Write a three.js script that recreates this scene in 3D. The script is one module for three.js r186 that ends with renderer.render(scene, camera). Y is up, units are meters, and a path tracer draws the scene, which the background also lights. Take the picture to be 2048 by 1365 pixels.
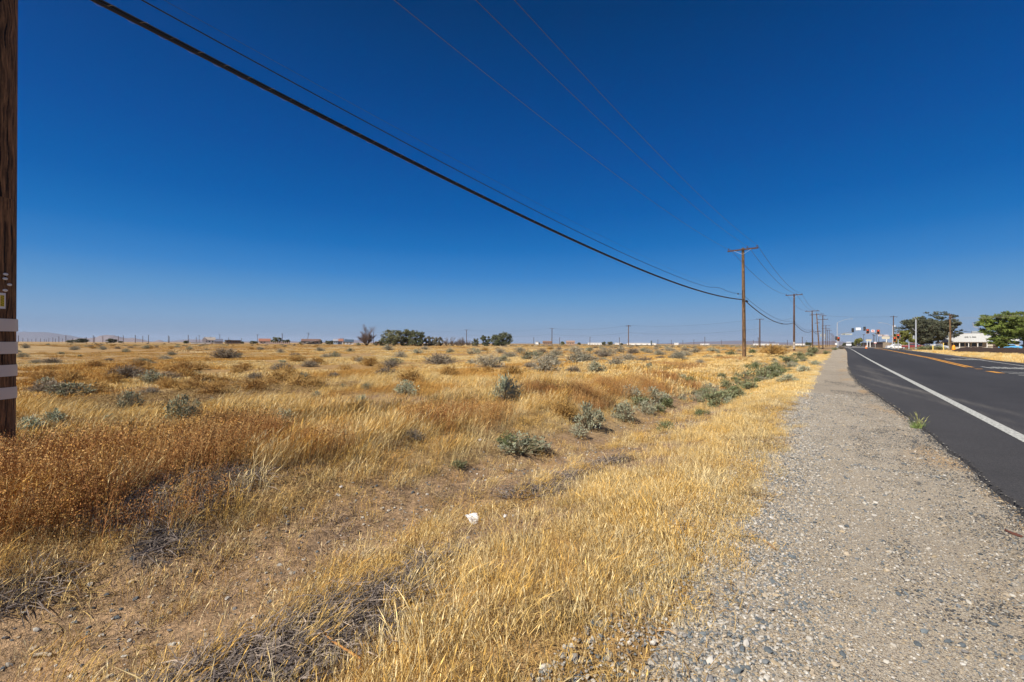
import * as THREE from 'three';
import { mergeGeometries } from 'three/addons/utils/BufferGeometryUtils.js';
import { FontLoader } from 'three/addons/loaders/FontLoader.js';
import { TextGeometry } from 'three/addons/geometries/TextGeometry.js';

// ---------------------------------------------------------------- camera, sky, sun, exposure
// World axes follow the road: -z runs along it, +x is across it to the right, y is up, metres.
const scene = new THREE.Scene();
const EYE = 1.4, FOCAL = 880, PW = 2048, PH = 1365;
const camera = new THREE.PerspectiveCamera(2 * Math.atan(PH / 2 / FOCAL) * 180 / Math.PI, PW / PH, 0.05, 40000);
camera.position.set(0, EYE, 0);
camera.rotation.set(THREE.MathUtils.degToRad(0.32), THREE.MathUtils.degToRad(36.7), THREE.MathUtils.degToRad(0.23), 'YXZ');
camera.updateMatrixWorld(true);

const renderer = new THREE.WebGLRenderer({ antialias: true });
renderer.setSize(1024, 682);
renderer.toneMapping = THREE.LinearToneMapping;
renderer.toneMappingExposure = 1.3;
renderer.shadowMap.enabled = true;

const SUN_AZ = THREE.MathUtils.degToRad(-36.7 - 132), SUN_EL = THREE.MathUtils.degToRad(45);
const sunDir = new THREE.Vector3(Math.sin(SUN_AZ) * Math.cos(SUN_EL), Math.sin(SUN_EL), -Math.cos(SUN_AZ) * Math.cos(SUN_EL));
const sun = new THREE.DirectionalLight(new THREE.Color(1, 0.93, 0.82), 5.0);
sun.position.copy(sunDir).multiplyScalar(300);
sun.castShadow = true;
sun.shadow.mapSize.set(4096, 4096);
Object.assign(sun.shadow.camera, { left: -150, right: 150, top: 150, bottom: -150, near: 1, far: 700 });
scene.add(sun, sun.target);

{ // clear desert sky: deep blue overhead, paler and greyer towards the horizon, a little brighter round the sun
  const W = 1024, H = 512, data = new Float32Array(W * H * 4), c = new THREE.Color();
  const stops = [[-90, 120, 128, 140], [-2, 138, 158, 186], [0, 139, 160, 188], [1.5, 134, 161, 193], [3, 125, 162, 200], [5.5, 96, 152, 203], [8.5, 56, 131, 199], [12, 18, 111, 187], [16, 0, 94, 173], [22, 0, 79, 156], [29, 0, 67, 137], [37, 0, 55, 113], [48, 0, 48, 100], [90, 0, 42, 90]]
    .map(([e, r, g, b]) => { c.setRGB(r / 255, g / 255, b / 255, THREE.SRGBColorSpace); return [e, c.r / 1.3, c.g / 1.3, c.b / 1.3]; }); // read at exposure 1.3
  for (let j = 0; j < H; j++) {
    const el = (j + 0.5) / H * 180 - 90;
    let k = 0; while (k < stops.length - 2 && stops[k + 1][0] < el) k++;
    const a = stops[k], b = stops[k + 1], t = Math.min(1, Math.max(0, (el - a[0]) / (b[0] - a[0])));
    for (let i = 0; i < W; i++) {
      const az = (i + 0.5) / W * 2 * Math.PI, ce = Math.cos(el * Math.PI / 180);
      // equirectangular: u = atan2(z, x) / 2pi + 0.5
      const x = Math.cos(az - Math.PI) * ce, z = Math.sin(az - Math.PI) * ce, y = Math.sin(el * Math.PI / 180);
      const ang = Math.acos(Math.max(-1, Math.min(1, x * sunDir.x + y * sunDir.y + z * sunDir.z)));
      const glow = 0.6 * Math.exp(-((ang / 0.5) ** 2));
      const o = (j * W + i) * 4;
      for (let q = 0; q < 3; q++) data[o + q] = a[q + 1] + (b[q + 1] - a[q + 1]) * t + glow * [0.5, 0.55, 0.62][q] * (el > 0 ? 1 : 0.3);
      data[o + 3] = 1;
    }
  }
  const sky = new THREE.DataTexture(data, W, H, THREE.RGBAFormat, THREE.FloatType);
  sky.mapping = THREE.EquirectangularReflectionMapping; sky.magFilter = THREE.LinearFilter; sky.needsUpdate = true;
  scene.background = sky; scene.environment = sky; scene.environmentIntensity = 1.0; scene.backgroundIntensity = 1.0;
}

// ---------------------------------------------------------------- helpers
let seedState = 12345;
const seed = (s) => { seedState = s | 0; };
const rnd = () => { seedState = (seedState + 0x6d2b79f5) | 0; let t = Math.imul(seedState ^ (seedState >>> 15), 1 | seedState); t = (t + Math.imul(t ^ (t >>> 7), 61 | t)) ^ t; return ((t ^ (t >>> 14)) >>> 0) / 4294967296; };
const R = (a, b) => a + (b - a) * rnd();
const gauss = () => (rnd() + rnd() + rnd() + rnd() - 2) * 0.866 * 2 / 1.155 * 0.577 * 1.73;
const pick = (a) => a[Math.floor(rnd() * a.length)];
const clamp = (x, a = 0, b = 1) => Math.min(b, Math.max(a, x));
const smooth = (a, b, x) => { const t = clamp((x - a) / (b - a)); return t * t * (3 - 2 * t); };
const lerp = (a, b, t) => a + (b - a) * t;
const hash2 = (x, y) => { let h = Math.imul(x, 374761393) + Math.imul(y, 668265263) | 0; h = Math.imul(h ^ (h >>> 13), 1274126177); return ((h ^ (h >>> 16)) >>> 0) / 4294967296; };
function vnoise(x, y) {
  const xi = Math.floor(x), yi = Math.floor(y), u = x - xi, v = y - yi, a = u * u * (3 - 2 * u), b = v * v * (3 - 2 * v);
  return lerp(lerp(hash2(xi, yi), hash2(xi + 1, yi), a), lerp(hash2(xi, yi + 1), hash2(xi + 1, yi + 1), a), b);
}
const fbm = (x, y, n = 4) => { let s = 0, a = 0.5, t = 0; for (let i = 0; i < n; i++) { s += a * vnoise(x, y); t += a; a *= 0.5; x = x * 2.03 + 17.1; y = y * 2.03 + 9.7; } return s / t; };
const V = (x, y, z) => new THREE.Vector3(x, y, z);

// photo pixel -> direction; pixel + depth along the view axis -> point
const dirOf = (px, py) => V((px - PW / 2) / FOCAL, -(py - PH / 2) / FOCAL, -1).applyQuaternion(camera.quaternion);
const at = (px, py, z) => dirOf(px, py).multiplyScalar(z).add(camera.position);

// ---- terrain: flat gravel shoulder, shallow roadside ditch, low bank, level field; a very slight rise towards the crossing
const edgeL = (D) => -0.58 - 0.32 * smooth(2, 14, D) - 0.15 * smooth(14, 40, D) + 0.22 * (fbm(D * 0.9, 3.3, 3) - 0.5) + 0.3 * (fbm(D * 0.13, 8.1, 2) - 0.5);
const ditchX = (D) => -3.35 + 0.5 * (fbm(D * 0.07, 5.5, 2) - 0.5);
function height(X, D) {
  const rise = 0.38 * smooth(30, 140, D) * (1 - smooth(15, 140, -X));
  const c = ditchX(D), dep = 0.42 * (1 - 0.55 * smooth(25, 70, D)), ft = 0.10 + 0.24 * (fbm(X / 7, D / 7, 3) - 0.5);
  let y;
  if (X > -1) y = X < 11 ? 0 : -0.14 * smooth(11, 12.6, X) + 0.10 * smooth(13, 22, X) * fbm(X / 6, D / 6, 2);
  else if (X > c) y = -dep * smooth(0, 1, (-1 - X) / (-1 - c));
  else if (X > c - 2) y = lerp(-dep, ft, smooth(0, 1, (c - X) / 2));
  else y = ft;
  const rough = smooth(-1.0, -2.2, X) + smooth(11, 13, X);
  y += rough * (0.07 * (fbm(X * 1.3, D * 1.3, 3) - 0.5) + 0.03 * (fbm(X * 5, D * 5, 2) - 0.5));
  return y + rise;
}
const HP = (p) => height(p.x, -p.z);
function hit(px, py, up = 0) { // where the line of sight through a pixel meets the terrain (raised by up)
  const d = dirOf(px, py), p = camera.position.clone();
  let t = 0.5, step = 0.05;
  for (let i = 0; i < 6000; i++) {
    p.copy(camera.position).addScaledVector(d, t);
    const gap = p.y - HP(p) - up;
    if (gap < 0) break;
    step = Math.max(0.01, Math.min(4, gap * 0.6)); t += step;
    if (t > 3000) break;
  }
  let lo = t - step, hi = t;
  for (let i = 0; i < 20; i++) { const m = (lo + hi) / 2; p.copy(camera.position).addScaledVector(d, m); (p.y - HP(p) - up > 0) ? lo = m : hi = m; }
  return camera.position.clone().addScaledVector(d, hi);
}
// a far thing: its column in the photo and its depth; it stands on the terrain there
const stand = (px, z) => { const p = at(px, 688, z); p.y = HP(p); return p; };
const depthOf = (p) => -p.clone().sub(camera.position).applyQuaternion(camera.quaternion.clone().invert()).z;

// ---- scene bookkeeping
const taken = new Map();
const numbered = (n) => { const k = taken.get(n) ?? 0; taken.set(n, k + 1); return k ? n + '_' + String(k).padStart(3, '0') : n; };
function shadow(o) { o.traverse((q) => { if (q.isMesh) { q.castShadow = true; q.receiveShadow = true; } }); return o; }
function mesh(name, geo, mat, parent) { const m = new THREE.Mesh(geo, mat); m.name = parent === scene ? numbered(name) : name; m.castShadow = m.receiveShadow = true; parent.add(m); return m; }
function thing(name, label, category, pos, group) { const g = new THREE.Group(); g.name = numbered(name); g.position.copy(pos); g.userData = { label, category }; if (group) g.userData.group = group; scene.add(g); return g; }
function structure(name, geo, mat) { const m = mesh(name, geo, mat, scene); m.userData.kind = 'structure'; return m; }
function tagged(name, geo, mat, label, category, group) { const m = mesh(name, geo, mat, scene); m.userData = { label, category }; if (group) m.userData.group = group; return m; }
function copyOf(o, pos, label) { const c = o.clone(); c.name = numbered(o.name.replace(/_\d{3}$/, '')); c.position.copy(pos); if (label) c.userData = { ...c.userData, label }; scene.add(c); return c; }

// ---- geometry helpers
class Soup { // triangles, with optional colour per vertex
  constructor(colored) { this.p = []; this.c = colored ? [] : null; }
  tri(a, b, c, col) { this.p.push(a.x, a.y, a.z, b.x, b.y, b.z, c.x, c.y, c.z); if (this.c) for (let i = 0; i < 3; i++) this.c.push(col[0], col[1], col[2]); }
  quad(a, b, c, d, col) { this.tri(a, b, c, col); this.tri(a, c, d, col); }
  geo() { const g = new THREE.BufferGeometry(); g.setAttribute('position', new THREE.Float32BufferAttribute(this.p, 3)); if (this.c) g.setAttribute('color', new THREE.Float32BufferAttribute(this.c, 3)); return g; }
}
const boxG = (w, h, d, x = 0, y = 0, z = 0) => { const g = new THREE.BoxGeometry(w, h, d); g.translate(x, y, z); return g; };
const cylG = (r1, r0, h, n = 8, x = 0, y = 0, z = 0) => { const g = new THREE.CylinderGeometry(r1, r0, h, n); g.translate(x, y + h / 2, z); return g; };
function barG(a, b, r, n = 6, r2 = r) { const d = b.clone().sub(a), g = new THREE.CylinderGeometry(r2, r, d.length(), n); g.applyQuaternion(new THREE.Quaternion().setFromUnitVectors(V(0, 1, 0), d.clone().normalize())); g.translate((a.x + b.x) / 2, (a.y + b.y) / 2, (a.z + b.z) / 2); return g; }
const merge = (list) => mergeGeometries(list.map((g) => { const q = g.index ? g.toNonIndexed() : g; for (const k of Object.keys(q.attributes)) if (!['position', 'normal', 'uv'].includes(k)) q.deleteAttribute(k); return q; }));
function gridG(nx, ny, f, uvf, colf) { // f(i, j) -> Vector3
  const p = [], uv = [], col = [], idx = [];
  for (let j = 0; j <= ny; j++) for (let i = 0; i <= nx; i++) {
    const v = f(i, j); p.push(v.x, v.y, v.z);
    if (uvf) uv.push(...uvf(v, i, j)); if (colf) col.push(...colf(v, i, j));
  }
  for (let j = 0; j < ny; j++) for (let i = 0; i < nx; i++) { const a = j * (nx + 1) + i, b = a + 1, c = a + nx + 1, d = c + 1; idx.push(a, b, d, a, d, c); }
  const g = new THREE.BufferGeometry(); g.setAttribute('position', new THREE.Float32BufferAttribute(p, 3));
  if (uvf) g.setAttribute('uv', new THREE.Float32BufferAttribute(uv, 2)); if (colf) g.setAttribute('color', new THREE.Float32BufferAttribute(col, 3));
  g.setIndex(idx); g.computeVertexNormals(); return g;
}
function dataTex(w, h, f, srgb = true, repeat = true) { // f(x, y) -> [r, g, b] 0..1 (display values)
  const d = new Uint8Array(w * h * 4);
  for (let y = 0; y < h; y++) for (let x = 0; x < w; x++) { const c = f(x, y), o = (y * w + x) * 4; d[o] = clamp(c[0]) * 255; d[o + 1] = clamp(c[1]) * 255; d[o + 2] = clamp(c[2]) * 255; d[o + 3] = 255; }
  const t = new THREE.DataTexture(d, w, h); if (srgb) t.colorSpace = THREE.SRGBColorSpace; t.magFilter = THREE.LinearFilter; t.minFilter = THREE.LinearMipmapLinearFilter;
  if (repeat) t.wrapS = t.wrapT = THREE.RepeatWrapping; t.needsUpdate = true; return t;
}
const std = (r, g, b, rough = 0.9, extra = {}) => new THREE.MeshStandardMaterial({ color: new THREE.Color().setRGB(r, g, b), roughness: rough, side: THREE.DoubleSide, ...extra });
const tile = (x, n) => ((x % n) + n) % n;
function tnoise(x, y, n) { // value noise that tiles every n cells
  const xi = Math.floor(x), yi = Math.floor(y), u = x - xi, v = y - yi, a = u * u * (3 - 2 * u), b = v * v * (3 - 2 * v), h = (i, j) => hash2(tile(i, n) + 311, tile(j, n) + 77);
  return lerp(lerp(h(xi, yi), h(xi + 1, yi), a), lerp(h(xi, yi + 1), h(xi + 1, yi + 1), a), b);
}
// ---------------------------------------------------------------- ground textures
// crushed gravel: cells of differing stone colour in tan grit
function gravelTex(N, cells, stonePart, seedN) {
  const pts = []; for (let j = 0; j < cells; j++) for (let i = 0; i < cells; i++) { const h = (k) => hash2(i * 7 + k * 131 + seedN, j * 13 + k * 57); pts.push([i + h(1), j + h(2), h(3), h(4), h(5)]); }
  const pal = [[0.62, 0.58, 0.52], [0.70, 0.66, 0.58], [0.54, 0.51, 0.48], [0.45, 0.43, 0.41], [0.74, 0.70, 0.63], [0.60, 0.53, 0.43], [0.36, 0.35, 0.34], [0.66, 0.58, 0.47]];
  const height = new Float32Array(N * N), color = new Float32Array(N * N * 3);
  for (let y = 0; y < N; y++) for (let x = 0; x < N; x++) {
    const u = x / N * cells, v = y / N * cells, ui = Math.floor(u), vi = Math.floor(v);
    let d1 = 9, best = null;
    for (let dj = -1; dj <= 1; dj++) for (let di = -1; di <= 1; di++) {
      const p = pts[tile(vi + dj, cells) * cells + tile(ui + di, cells)];
      const dx = ui + di + (p[0] % 1) - u, dy = vi + dj + (p[1] % 1) - v, rr = 0.25 + 0.4 * p[4];
      const d = Math.hypot(dx, dy * (0.8 + 0.5 * p[3])) / rr;
      if (d < d1) { d1 = d; best = p; }
    }
    const grit = tnoise(x * 0.9, y * 0.9, Math.round(N * 0.9)) * 0.55 + tnoise(x * 0.31, y * 0.31, Math.round(N * 0.31)) * 0.45;
    const o = y * N + x, stone = d1 < 1 && best[2] < stonePart;
    let c = [0.61 + 0.66 * (grit - 0.5), 0.58 + 0.65 * (grit - 0.5), 0.53 + 0.62 * (grit - 0.5)];
    let h = grit * 0.35;
    if (stone) { const s = pal[Math.floor(best[3] * 7.999)], g2 = 0.9 + 0.2 * grit; c = s.map((q) => q * g2); h = 0.35 + 0.65 * Math.sqrt(1 - d1 * d1); }
    height[o] = h; color.set(c, o * 3);
  }
  return { map: dataTex(N, N, (x, y) => { const o = (y * N + x) * 3; return [color[o], color[o + 1], color[o + 2]]; }), bump: dataTex(N, N, (x, y) => { const h = height[y * N + x]; return [h, h, h]; }, false) };
}
const gravel = gravelTex(2048, 190, 0.5, 5);
// bare sandy soil with crumbs and fine litter (neutral: vertex colours carry the hue)
const soilN = 1024;
const soilF = (x, y) => 0.34 * tnoise(x * 0.5, y * 0.5, 512) + 0.26 * tnoise(x * 0.2, y * 0.2, 205) * 1 + 0.22 * tnoise(x / 16, y / 16, 64) + 0.18 * tnoise(x / 64, y / 64, 16);
const soilMap = dataTex(soilN, soilN, (x, y) => { const g = soilF(x, y), crumb = tnoise(x * 0.33, y * 0.33, 338) > 0.86 ? 0.14 : 0; const b = 0.62 + 0.75 * (g - 0.5) + crumb; return [b, b * 0.99, b * 0.97]; });
const soilBump = dataTex(soilN, soilN, (x, y) => { const g = soilF(x, y); return [g, g, g]; }, false);
const asphaltF = (x, y) => 0.6 * tnoise(x * 0.9, y * 0.9, 922) + 0.4 * tnoise(x * 0.3, y * 0.3, 307);
const asphaltMap = dataTex(1024, 1024, (x, y) => { const g = asphaltF(x, y), chip = tnoise(x * 0.7 + 9, y * 0.7, 717) > 0.9 ? 0.15 : 0, b = 0.72 + 0.8 * (g - 0.5) + chip; return [b, b, b]; });
const asphaltBump = dataTex(512, 512, (x, y) => { const g = 0.6 * tnoise(x * 0.9, y * 0.9, 461) + 0.4 * tnoise(x * 0.35, y * 0.35, 179); return [g, g, g]; }, false);
const metric = (t, size) => { const c = t.clone(); c.repeat.set(1 / size, 1 / size); c.needsUpdate = true; return c; };

// ---------------------------------------------------------------- blobs read from the photograph (what covers the ground where, and a painted bank shadow)
const blobs = (list) => list.map(([px, py, r]) => { const p = hit(px, py); return [p.x, -p.z, r]; });
const wide = (B, k) => B.map(([x, d, r]) => [x, d, r * (d < 16 && x > -9 ? k : 1)]);
const inBlobs = (B, X, D) => { let m = 0; for (const [x, d, r] of B) { const q = Math.hypot(X - x, (D - d)) / r; if (q < 1.6) m = Math.max(m, 1 - smooth(0.45, 1.35, q)); } return m; };
const RUST = blobs([[520, 890, .4], [40, 965, .9], [150, 950, .8], [260, 945, .8], [350, 930, .7], [430, 905, .7], [90, 1000, .6], [470, 880, .7], [300, 990, .5], [860, 850, .4], [950, 845, .45], [990, 835, .4], [1080, 795, .7], [1150, 795, .8], [1240, 785, .9], [1300, 780, .9], [1350, 768, 1.0], [640, 900, .3]]);
const THATCH_AND_SHADOW = blobs([[340, 1000, .22], [400, 975, .26], [460, 955, .2], [250, 1020, .18], [690, 1230, .3], [760, 1200, .25], [640, 1290, .33], [560, 1340, .35], [470, 1365, .4], [800, 1165, .22], [290, 1110, .14], [350, 1080, .12], [40, 1180, .12], [1150, 955, .3], [1220, 925, .3], [1080, 985, .3], [860, 1120, .2]]);  // dead thatch; the upper bank blobs also paint in the bank shadow
const BARE = wide(blobs([[560, 1135, .28], [640, 1095, .3], [740, 1045, .28], [480, 1180, .25], [880, 1000, .28], [970, 975, .32], [1040, 955, .3], [380, 1215, .28], [300, 1250, .28], [200, 1290, .3], [100, 1330, .33], [20, 1365, .35], [420, 1275, .25], [1010, 1065, .17], [1050, 1050, .16], [950, 1085, .17], [1100, 1030, .15], [800, 1010, .25], [720, 1090, .2], [1330, 900, .35], [1250, 910, .4], [1180, 930, .35], [1370, 850, .45], [1420, 830, .4], [1290, 930, .3], [640, 765, 1.6], [760, 800, 1.2], [200, 782, 1.2], [540, 795, 1.3], [660, 803, .9]]), 1.75);
const GOLDPATCH = blobs([[900, 985, .2], [620, 1180, .25], [520, 1260, .25], [760, 1120, .2], [880, 1060, .22], [450, 1330, .22], [1010, 1010, .2], [1180, 975, .2]]);

// ---------------------------------------------------------------- ground sheet (reaches the horizon)
{
  const xs = [], ds = [];
  for (let x = -9.5; x < 0; x += 0.085) xs.push(x);
  for (let x = 0; x < 14; x += 0.6) xs.push(x);
  for (let x = 14, s = 0.8; x < 9000; x += s, s *= 1.13) xs.push(x);
  for (let x = -9.6, s = 0.12; x > -9000; x -= s, s *= 1.055) xs.unshift(x);
  for (let d = -2; d < 13; d += 0.1) ds.push(d);
  for (let d = 13, s = 0.11; d < 12000; d += s, s *= 1.045) ds.push(d);
  for (let d = -2.2, s = 0.3; d > -400; d -= s, s *= 1.25) ds.unshift(d);
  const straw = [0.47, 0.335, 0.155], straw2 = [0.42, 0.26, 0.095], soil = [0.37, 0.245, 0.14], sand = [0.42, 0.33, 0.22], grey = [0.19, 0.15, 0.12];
  const mix = (a, b, t) => [lerp(a[0], b[0], t), lerp(a[1], b[1], t), lerp(a[2], b[2], t)];
  const g = gridG(xs.length - 1, ds.length - 1, (i, j) => V(xs[i], height(xs[i], ds[j]) - (xs[i] > -0.6 && xs[i] < 10.9 ? 0.05 : 0), -ds[j]),
    (v) => [v.x, -v.z],
    (v) => {
      const X = v.x, D = -v.z, n1 = fbm(X / 9 + 40, D / 9, 4), n2 = fbm(X / 2.3, D / 2.3 + 90, 3), n3 = fbm(X / 60, D / 40, 4);
      let c = mix(straw, straw2, smooth(0.33, 0.52, n1));
      c = mix(c, sand, 0.75 * smooth(0.56, 0.68, n3) * smooth(0.4, 0.6, n2));
      const dt = X - ditchX(D);
      const dw = dt + 0.3 * (fbm(X / 1.1, D / 1.6 + 60, 2) - 0.5), inDitch = Math.max(smooth(0.55, 0.3, Math.abs(dw + 0.35)), smooth(0.32, 0.16, Math.abs(dw - 0.85)), 0.6 * smooth(1.5, 0.6, Math.abs(dt)));
      c = mix(c, soil, Math.max(inDitch * (0.5 + 0.5 * smooth(0.35, 0.6, n2)), 0));
      if (X > -9.5 && D < 30) { c = mix(c, soil, inBlobs(BARE, X, D)); c = mix(c, grey, 0.8 * inBlobs(THATCH_AND_SHADOW, X, D)); }
      if (X > 11 && X < 30) c = mix(c, [0.17, 0.145, 0.12], smooth(13.6, 11.4, X) * smooth(0.3, 0.6, n2));
      return c;
    });
  const m = new THREE.MeshStandardMaterial({ map: metric(soilMap, 1.7), bumpMap: metric(soilBump, 1.7), bumpScale: 0.012, vertexColors: true, roughness: 0.95 });
  m.color.setRGB(2.1, 2.1, 2.1); // the soil texture is a mid-grey multiplier
  structure('ground', g, m);
}

// ---------------------------------------------------------------- road
const edgePts = [[2048, 1030], [1925, 925], [1802, 826], [1753, 791], [1721, 771], [1703, 748], [1699, 738], [1696, 728], [1694.6, 704]].map(([x, y]) => { const p = hit(x, y); return [-p.z, p.x]; });
function edgeA(D) {
  let x;
  if (D <= edgePts[0][0]) x = edgePts[0][1] + 0.10 * clamp((edgePts[0][0] - D) / 4);
  else { x = edgePts.at(-1)[1]; for (let k = 0; k < edgePts.length - 1; k++) if (D < edgePts[k + 1][0]) { const [d0, x0] = edgePts[k], [d1, x1] = edgePts[k + 1]; x = lerp(x0, x1, (D - d0) / (d1 - d0)); break; } }
  return x + 0.10 * (fbm(D * 1.7, 1.5, 3) - 0.5) + 0.10 * (fbm(D * 8, 6.5, 3) - 0.5);
}
const ROAD_END = 172, roadY = (X, D) => height(Math.max(0, Math.min(10, X)), D) + 0.045 + 0.012 * clamp(X / 5);
const dList = []; for (let d = -4, s = 0.09; d < ROAD_END; d += s, s *= 1.008) dList.push(d); dList.push(ROAD_END);
{ // gravel shoulder: a draped sheet with an uneven left rim
  const n = 30, tint = (X, D) => {
    const a = edgeA(D), near = smooth(1.25, 0.1, a - X), n1 = fbm(X * 2.1, D * 1.1, 3), n2 = fbm(X * 0.8, D * 0.35 + 30, 3);
    let c = [1.0, 0.99, 0.97];
    
    const sandy = smooth(0.52, 0.62, fbm(X * 1.5 + 77, D * 0.55, 3)) * smooth(0.7, 0.12, a - X); // blown sand against the new paving
    c = [lerp(c[0], 1.15, sandy), lerp(c[1], 0.93, sandy), lerp(c[2], 0.66, sandy)];
    return c.map((q) => q * (0.93 + 0.2 * (n1 - 0.5) + 0.2 * (n2 - 0.5)));
  };
  const xAt = (i, D) => lerp(edgeL(D) - 0.22, edgeA(D) + 0.12, i / n);
  const g = gridG(n, dList.length - 1, (i, j) => { const D = dList[j], X = xAt(i, D); return V(X, height(Math.max(X, -1.0), D) * (X < -1 ? 1 : 1) + 0.006 - (i === 0 ? 0.03 : 0) + (X < -1 ? height(X, D) - height(-1.0, D) : 0) + 0.012 * (fbm(X * 6, D * 6, 2) - 0.5), -D); }, (v) => [v.x, -v.z], (v) => tint(v.x, -v.z));
  const m = new THREE.MeshStandardMaterial({ map: metric(gravel.map, 1.6), bumpMap: metric(gravel.bump, 1.6), bumpScale: 0.006, vertexColors: true, roughness: 0.92 });
  m.color.setRGB(1.12, 1.075, 1.01);
  structure('gravel_shoulder', g, m);
}
{ // fresh black asphalt with a thick broken edge
  const n = 64, uN = (i) => Math.pow((i - 1) / (n - 1), 1.35);
  const dust = (X, D) => { // pale wheel dust dragged on from the shoulder
    const e = X - edgeA(D); if (e < 0) return 0;
    const d1 = fbm(e * 3.2 + D * 0.10, D * 0.10 + 4, 3), s = smooth(0.52, 0.72, d1) * smooth(2.2, 0.2, e) * smooth(5, 10, D) * smooth(48, 26, D);
    const arc = (d0, k, w) => smooth(w, 0, Math.abs(e - 0.14 * Math.max(0, d0 - D) - k)) * smooth(d0 + 0.5, d0 - 2, D) * smooth(d0 - 15, d0 - 7, D);
    return clamp(0.10 * smooth(1.15, 0.7, e) * (0.4 + fbm(e * 2, D * 0.4, 3)) + 0.35 * s + 0.55 * arc(26, 0.05, 0.13) + 0.45 * arc(24, 0.25, 0.16) + 0.3 * arc(21, 0.1, 0.12) + 0.3 * arc(33, 0.1, 0.15) + 0.25 * arc(38, 0.3, 0.3));
  };
  const g = gridG(n, dList.length - 1, (i, j) => { const D = dList[j], a = edgeA(D); if (i === 0) return V(a - 0.012, height(0, D) - 0.02, -D); const X = lerp(a, 10.75 + 0.12 * (fbm(D, 2.2, 2) - 0.5), uN(i)); return V(X, roadY(X, D) - (i === 1 ? 0.012 : 0), -D); }, (v) => [v.x, -v.z],
    (v) => { const X = v.x, D = -v.z, q = 0.95 + 0.7 * (fbm(X * 0.9, D * 0.10, 4) - 0.5) + 0.35 * (fbm(X * 3, D * 3, 2) - 0.5), t = dust(X, D); return [lerp(0.053 * q, 0.21, t), lerp(0.050 * q, 0.19, t), lerp(0.052 * q, 0.165, t)]; });
  const m = new THREE.MeshStandardMaterial({ map: metric(asphaltMap, 2.3), bumpMap: metric(asphaltBump, 0.9), bumpScale: 0.003, vertexColors: true, roughness: 0.92 });
  m.color.setRGB(1.2, 1.2, 1.2);
  structure('asphalt_road', g, m);
  // the older, paler road and the cross street beyond
  const oldM = new THREE.MeshStandardMaterial({ map: metric(asphaltMap, 2.3), color: new THREE.Color().setRGB(0.33, 0.31, 0.29), roughness: 0.9 });
  structure('old_road', gridG(6, 30, (i, j) => { const D = ROAD_END + Math.pow(j / 30, 2) * 1400, X = lerp(-1.6, 10.4, i / 6); return V(X, height(0, D) + 0.03, -D); }, (v) => [v.x, -v.z]), oldM);
  structure('cross_street', gridG(60, 6, (i, j) => { const X = lerp(-140, 160, i / 60), D = 152 + j * 2.2; return V(X, height(X, D) + (X > -1.8 && X < 10.9 ? -0.02 : 0.05), -D); }, (v) => [v.x, -v.z]), oldM);
}
// paint
const paintN = dataTex(256, 256, (x, y) => { const g = 0.5 * tnoise(x * 0.6, y * 0.6, 154) + 0.5 * tnoise(x * 0.12, y * 0.12, 31), w = 0.84 + 0.45 * (g - 0.5) - (tnoise(x * 0.45, y * 0.45, 115) > 0.84 ? 0.3 : 0); return [w, w, w]; });
const whitePaint = new THREE.MeshStandardMaterial({ map: metric(paintN, 0.8), color: new THREE.Color().setRGB(0.66, 0.66, 0.60), roughness: 0.7 });
const yellowPaint = new THREE.MeshStandardMaterial({ map: metric(paintN, 0.8), color: new THREE.Color().setRGB(0.95, 0.43, 0.04), roughness: 0.7 });
const onRoad = (px, py) => hit(px, py, 0.052);
function stripe(x0, x1, w, D0, D1, step = 1.2) { // along the road; x may drift from x0 to x1
  const n = Math.max(1, Math.ceil((D1 - D0) / step));
  return gridG(1, n, (i, j) => { const D = lerp(D0, D1, j / n), X = lerp(x0, x1, j / n) + (i - 0.5) * w; return V(X, roadY(X, D) + 0.005, -D); }, (v) => [v.x, -v.z]);
}
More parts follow.
